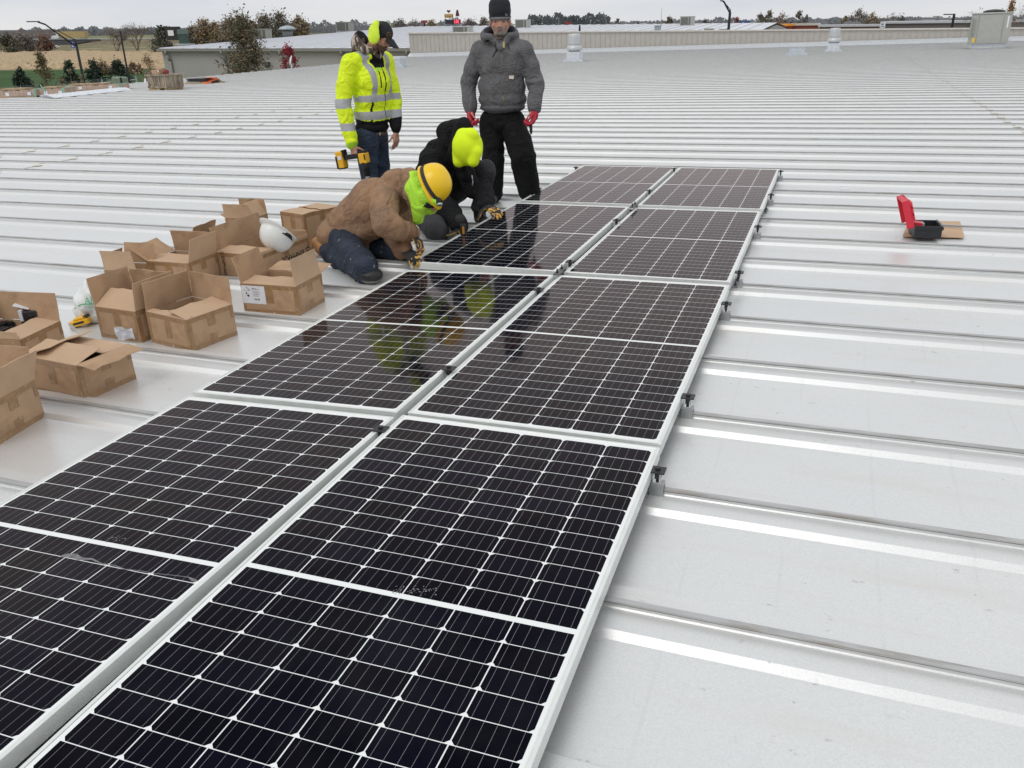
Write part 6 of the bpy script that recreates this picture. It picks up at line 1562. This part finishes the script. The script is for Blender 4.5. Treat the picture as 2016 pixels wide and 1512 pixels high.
def lamp(u, vb, vt, D, arm_du, label, big=True, lean=0):
    p = wd(u, vb, D); q = wd(u, vt, D); z0_ = p.z; H = q.z - z0_; left = (wd(u - 30, vt, D) - wd(u, vt, D)); left.z = 0; left.normalize(); L_ = abs(arm_du) * PX * D * 1.0
    r = empty('street_lamp', Matrix.Translation((p.x, p.y, z0_)), label, 'street lamp'); a = MB()
    a.tube((0, 0, -4), (0, 0, H * .62), .12, .085, 10); a.build('pole', M_gblk, r)
    a = MB(); pts = [V(0, 0, H * .60), V(0, 0, H * .64) + left * .08 * L_, left * L_ * .42 + V(0, 0, H * .83), left * L_ * .62 + V(0, 0, H * .95), left * L_ * .78 + V(0, 0, H * .99)]; a.path(pts, .055, 8)
    a.path([V(0, 0, H * .70), left * L_ * .38 + V(0, 0, H * .86)], .03, 6); a.tube((0, 0, H * .60), (0, 0, H * .72), .06, .04, 8); a.build('arm', M_gblk, r)
    a = MB(); c = left * L_ * .88 + V(0, 0, H * .995); a.box(c, (L_ * .30, .26, .07), math.atan2(left.y, left.x)); a.build('lamp_head', mat('lamp_dark', (.08, .08, .08), .5), r)
lamp(166, 165, 41, 72, 62, 'black street lamp with a long curved arm beyond the left eave')
lamp(1434, 62, 1, 62, 18, 'black street lamp with a short curved arm above the parapet')
p = wd(256, 168, 62); a = MB(); q = wd(243, 60, 62); a.tube((p.x, p.y, GZ), (p.x, p.y, wd(250, 60, 62).z), .07, .05, 8); tag(a.build('pole', M_gblk), 'thin plain black pole right of the big street lamp', 'pole')
pl_ = empty('parking_lamp', Matrix.Translation(wd(1871, 70, 95)), 'dark square headed parking lamp left of the big green roof unit', 'street lamp')
a = MB(); hh = wd(1871, 27, 95).z - wd(1871, 70, 95).z; a.b2((-.10, -.10, -4), (.10, .10, hh)); a.build('pole', M_gblk, pl_); a = MB(); lf_ = (wd(1840, 60, 95) - wd(1871, 60, 95)).normalized(); a.box(lf_ * .45 + V(0, 0, hh - .06), (.95, .3, .10), math.atan2(lf_.y, lf_.x)); a.build('lamp_head', mat('lamp_dark', (.08, .08, .08)), pl_)
# chain link fence between eave and lawn
f0, f1 = wd(-60, 158, 93), wd(266, 143, 109)
fr_ = empty('chain_link_fence', Matrix(), 'chain link fence with thin posts crossing the lawn', 'fence')
f0.z = GZ; f1.z = GZ; fd = (f1 - f0)
a = MB(); a.tube(f0 + V(0, 0, 2.0), f1 + V(0, 0, 2.0), .05, n=6); a.build('top_rail', M_galv, fr_)
for i in range(9): c = f0 + fd * (i / 8); a = MB(); a.tube(c, c + V(0, 0, 2.3), .06, n=6); a.tube(c + V(0, 0, 2.3), c + V(.2, -.1, 2.55), .02, n=5); a.build('post', M_galv, fr_)
a = MB()
for k in range(3): a.tube(f0 + V(.07 * k, 0, 2.15 + .12 * k), f1 + V(.07 * k, 0, 2.15 + .12 * k), .008, n=4)
for k in range(150):
    c = f0 + fd * (k / 150); dd = fd / 150 * 3
    a.tube(c + V(0, 0, .05), c + dd + V(0, 0, 1.98), .006, n=3, caps=False); a.tube(c + dd + V(0, 0, .05), c + V(0, 0, 1.98), .006, n=3, caps=False)
a.build('mesh_wire', M_galv, fr_)
p = wd(237, 163, 60); a = MB(); a.box((p.x, p.y, p.z), (.85, .55, .7), ang); tag(a.build('transformer_box', mat('pad_green', (.22, .27, .20), .6), bevel=.08), 'pale green utility box beyond the eave near the fence', 'utility box')
# ------------------------------------------------------------------ far road sign group
DS = 330
def sgn(u, v): return wd(u, v, DS)
c = sgn(891, 52); yaw = math.atan2((sgn(900, 40) - sgn(880, 40)).y, (sgn(900, 40) - sgn(880, 40)).x)
k_ = (sgn(901, 40) - sgn(891, 40)).length / 10          # metres per pixel there
kz = (sgn(891, 30).z - sgn(891, 40).z) / 10
sg = empty('tall_road_sign', Matrix.Translation(c) @ Matrix.Rotation(yaw, 4, 'Z'), 'tall sign group with a heart, a yellow name board, a dark bell and red digits', 'sign')
def X_(u): return (u - 891) * k_
def Z_(v): return (52 - v) * kz
M_sy = mat('sign_amber', (.62, .42, .13), .5, emit=(.8, .5, .12, .12)); M_sdk = mat('sign_dark', (.03, .035, .05), .5)
a = MB(); a.b2((X_(891), -.3, Z_(80)), (X_(893), .3, Z_(36))); a.b2((X_(884.5), -.3, Z_(36.8)), (X_(902), .3, Z_(35.9))); a.b2((X_(901), -.2, Z_(36)), (X_(901.8), .2, Z_(32.6))); a.b2((X_(884.5), -.2, Z_(28.5)), (X_(885), .2, Z_(25.5))); a.b2((X_(884.5), -.2, Z_(36)), (X_(886), .2, Z_(34.6))); a.build('pole', M_gblk, sg)
a = MB(); a.b2((X_(876), -.4, Z_(34.8)), (X_(893), .3, Z_(27.4))); a.build('name_board', mat('sign_frame', (.20, .15, .08), .6), sg)
a = MB(); a.b2((X_(877), -.48, Z_(34.2)), (X_(892.2), -.41, Z_(28.0))); nbp = a.build('board_face', M_sy, sg)
a = MB(); add_text(a, "Love's", 6.2 * k_, Matrix.Translation((X_(884.6), -.52, Z_(31.3))) @ Matrix.Rotation(R_(90), 4, 'X'), .02); a.build('board_name', mat('sign_brown', (.16, .06, .01), .6), sg)
a = MB(); a.b2((X_(877), -.4, Z_(47)), (X_(892.6), .3, Z_(38.2))); a.build('dark_board', M_sdk, sg)
a = MB(); a.b2((X_(892.8), -.4, Z_(47)), (X_(907.6), .3, Z_(38.2))); a.build('price_board', mat('sign_red_dark', (.20, .01, .03), .5), sg)
a = MB()
def seg(x0, z0, x1, z1): a.b2((X_(x0), -.5, Z_(z0)), (X_(x1), -.42, Z_(z1)))
for x0 in (894.6,): seg(x0, 45.6, x0 + .9, 38.8); seg(x0, 45.6, x0 + 2.2, 44.6)
for x0 in (897.6, 901.0): seg(x0, 45.6, x0 + .8, 38.8); seg(x0 + 1.9, 45.6, x0 + 2.7, 38.8); seg(x0 + .8, 42.6, x0 + 1.9, 41.8); seg(x0 + .8, 45.6, x0 + 1.9, 44.8)
a.build('price_digits', mat('digit_red', (.9, .05, .12), .5, emit=(1, .12, .2, 1.3)), sg)
a = MB(); random.seed(8)
for i in range(12): x = 878 + random.random() * 12; z = 39.2 + random.random() * 6; a.b2((X_(x), -.44, Z_(z + .6)), (X_(x + 1.2), -.405, Z_(z)))
a.build('board_marks', mat('mark_blue_grey', (.16, .19, .23), .6), sg)
a = MB(); hp = []
for i in range(24):
    t = 2 * math.pi * i / 24; hp.append((X_(884.4) + .24 * 16 * math.sin(t) ** 3 * k_, -.2, Z_(22.2) + .21 * (13 * math.cos(t) - 5 * math.cos(2 * t) - 2 * math.cos(3 * t) - math.cos(4 * t)) * kz))
a.prism(hp, (0, .4, 0)); a.build('heart', mat('sign_heart', (.11, .045, .04), .5), sg)
a = MB(); bp_ = [(897.6, 32), (905.2, 32), (905, 30), (904.2, 25.5), (903.2, 20.4), (901.5, 18.8), (899.6, 20.4), (898.5, 25.5), (897.8, 30)]
a.prism([(X_(x), -.2, Z_(z)) for x, z in bp_], (0, .4, 0)); a.build('bell', mat('sign_bell', (.12, .025, .055), .5), sg)
for (u0, u1, v0, v1, lb) in ((829, 842, 40, 48, 'small dark red sign far off above the rusty bush'), (1112, 1124, 43, 51, 'small red sign in front of the dark trees on the horizon')):
    D = 400; p0, p1 = wd(u0, v1, D), wd(u1, v1, D); h = wd(u0, v0, D).z - p0.z; w = (p1 - p0).length; yw = math.atan2(p1.y - p0.y, p1.x - p0.x)
    r = empty('far_sign', Matrix.Translation((p0 + p1) / 2) @ Matrix.Rotation(yw, 4, 'Z'), lb, 'sign'); a = MB(); a.b2((-w / 2, -.2, h * .35), (w / 2, .2, h)); a.build('sign_face', mat('far_red', (.33, .05, .06), .5), r)
    a = MB(); a.b2((-.3, -.2, -6), (.3, .2, h * .35)); a.build('post', M_gblk, r)
# ------------------------------------------------------------------ far buildings at right
def hall(u0, u1, vt, D, dep, label, wall, roof=None, rise=.0, name='far_building', over=.3, hip=False, wins=0):
    p0, p1 = wd(u0, vt, D), wd(u1, vt, D); z = min(p0.z, p1.z); w = math.hypot(p1.x - p0.x, p1.y - p0.y); yw = math.atan2(p1.y - p0.y, p1.x - p0.x)
    r = empty(name, Matrix.Translation((p0.x, p0.y, GZ)) @ Matrix.Rotation(yw, 4, 'Z'), label, 'building'); H = z - GZ
    eh = H - rise
    a = MB(); a.b2((0, 0, 0), (w, dep, eh)); a.build('wall', wall, r)
    a = MB()
    if rise:
        if hip: a.add([(-over, -over, eh), (w + over, -over, eh), (w + over, dep + over, eh), (-over, dep + over, eh), (w * .3, dep / 2, H), (w * .7, dep / 2, H)], [(0, 1, 5, 4), (1, 2, 5), (2, 3, 4, 5), (3, 0, 4), (0, 3, 2, 1)])
        else: a.prism([(-over, -over, eh), (w / 2, -over, H), (w + over, -over, eh)], (0, dep + over, 0))
    else: a.b2((-over, -over, eh), (w + over, dep + over, eh + .35))
    a.build('roof', roof or wall, r)
    for i in range(wins):
        x = w * (i + .5) / wins; a = MB(); a.b2((x - .6, -.05, eh * .45), (x + .6, -.01, eh * .8)); a.build('window', M_sdk, r)
    return r, w, eh
M_shing = mat('grey_shingles', (.13, .13, .135), .9, 0, .15, .5); M_brn = mat('brown_siding', (.155, .135, .13), .7, 0, .06, .4); M_pale = mat('pale_roof', (.55, .56, .58), .6)
hall(1738, 1905, 45, 180, 40, 'long brown metal hall above the parapet, left of the green roof unit', M_brn, M_pale, 0)
hall(1895, 2080, 43, 190, 40, 'long grey brown hall behind the big green roof unit', mat('brown_siding2', (.20, .17, .165), .7), M_pale, 0)
hall(1570, 1650, 41, 230, 20, 'low house with grey shingle roof beyond the parapet, left one', M_brn, M_shing, 2.6, hip=True, name='house')
hall(1642, 1715, 42, 225, 20, 'low house with grey shingle roof beyond the parapet, right one', M_brn, M_shing, 2.4, hip=True, name='house')
hall(1505, 1600, 45, 240, 16, 'long low building with grey roof at the left of the shingle houses', mat('cream_wall', (.42, .38, .33), .7), M_shing, .8, name='house')
r, w, eh = hall(1524, 1560, 51, 170, 10, 'petrol station canopy in orange and red above the parapet', mat('station_red', (.42, .06, .03), .5), mat('station_orange', (.75, .30, .03), .5), 0, name='station_canopy', wins=3)
hall(1560, 1612, 50, 175, 8, 'cream roofed shop beside the orange and red canopy', mat('shop_red', (.35, .10, .06), .6), mat('cream_roof', (.62, .58, .50), .6), 0, name='shop', wins=3)
hall(1614, 1735, 52, 172, 10, 'long shop with a pale canopy and orange band above the parapet', mat('shop_brown', (.22, .12, .08), .6), M_pale, 0, name='shop', wins=6)
hall(1455, 1476, 43, 300, 12, 'small blue building with a red side on the horizon', mat('blue_wall', (.05, .12, .30), .6), mat('blue_roof', (.06, .14, .34), .6), 0)
hall(1260, 1273, 47, 560, 20, 'small pale yellow building on the horizon', mat('yellow_wall', (.50, .45, .30), .7), M_pale, 0)
hall(1818, 1842, 35, 520, 20, 'pale blocky building far off above the brown hall', mat('far_pale_wall', (.36, .38, .40), .7), M_pale, 0)
hall(1850, 1868, 36, 520, 20, 'second pale blocky building far off beside the parking lamp', mat('far_pale_wall', (.36, .38, .40)), M_pale, 0)
# small white direction sign by the brown hall
p = wd(1737, 55, 110); r = empty('white_sign', Matrix.Translation(p) @ Matrix.Rotation(ang, 4, 'Z'), 'small white sign on a post left of the brown hall', 'sign')
a = MB(); a.b2((-.28, -.03, .0), (.28, .03, .62)); a.build('sign_face', M_label, r); a = MB(); a.b2((-.04, -.02, -3), (.04, .02, -.002)); a.build('post', M_galv, r); a = MB(); a.b2((-.18, -.036, .12), (.18, -.032, .20)); a.b2((-.18, -.036, .32), (.1, -.032, .46)); a.build('sign_print', mat('mark_blue_grey', (.16, .19, .23)), r)
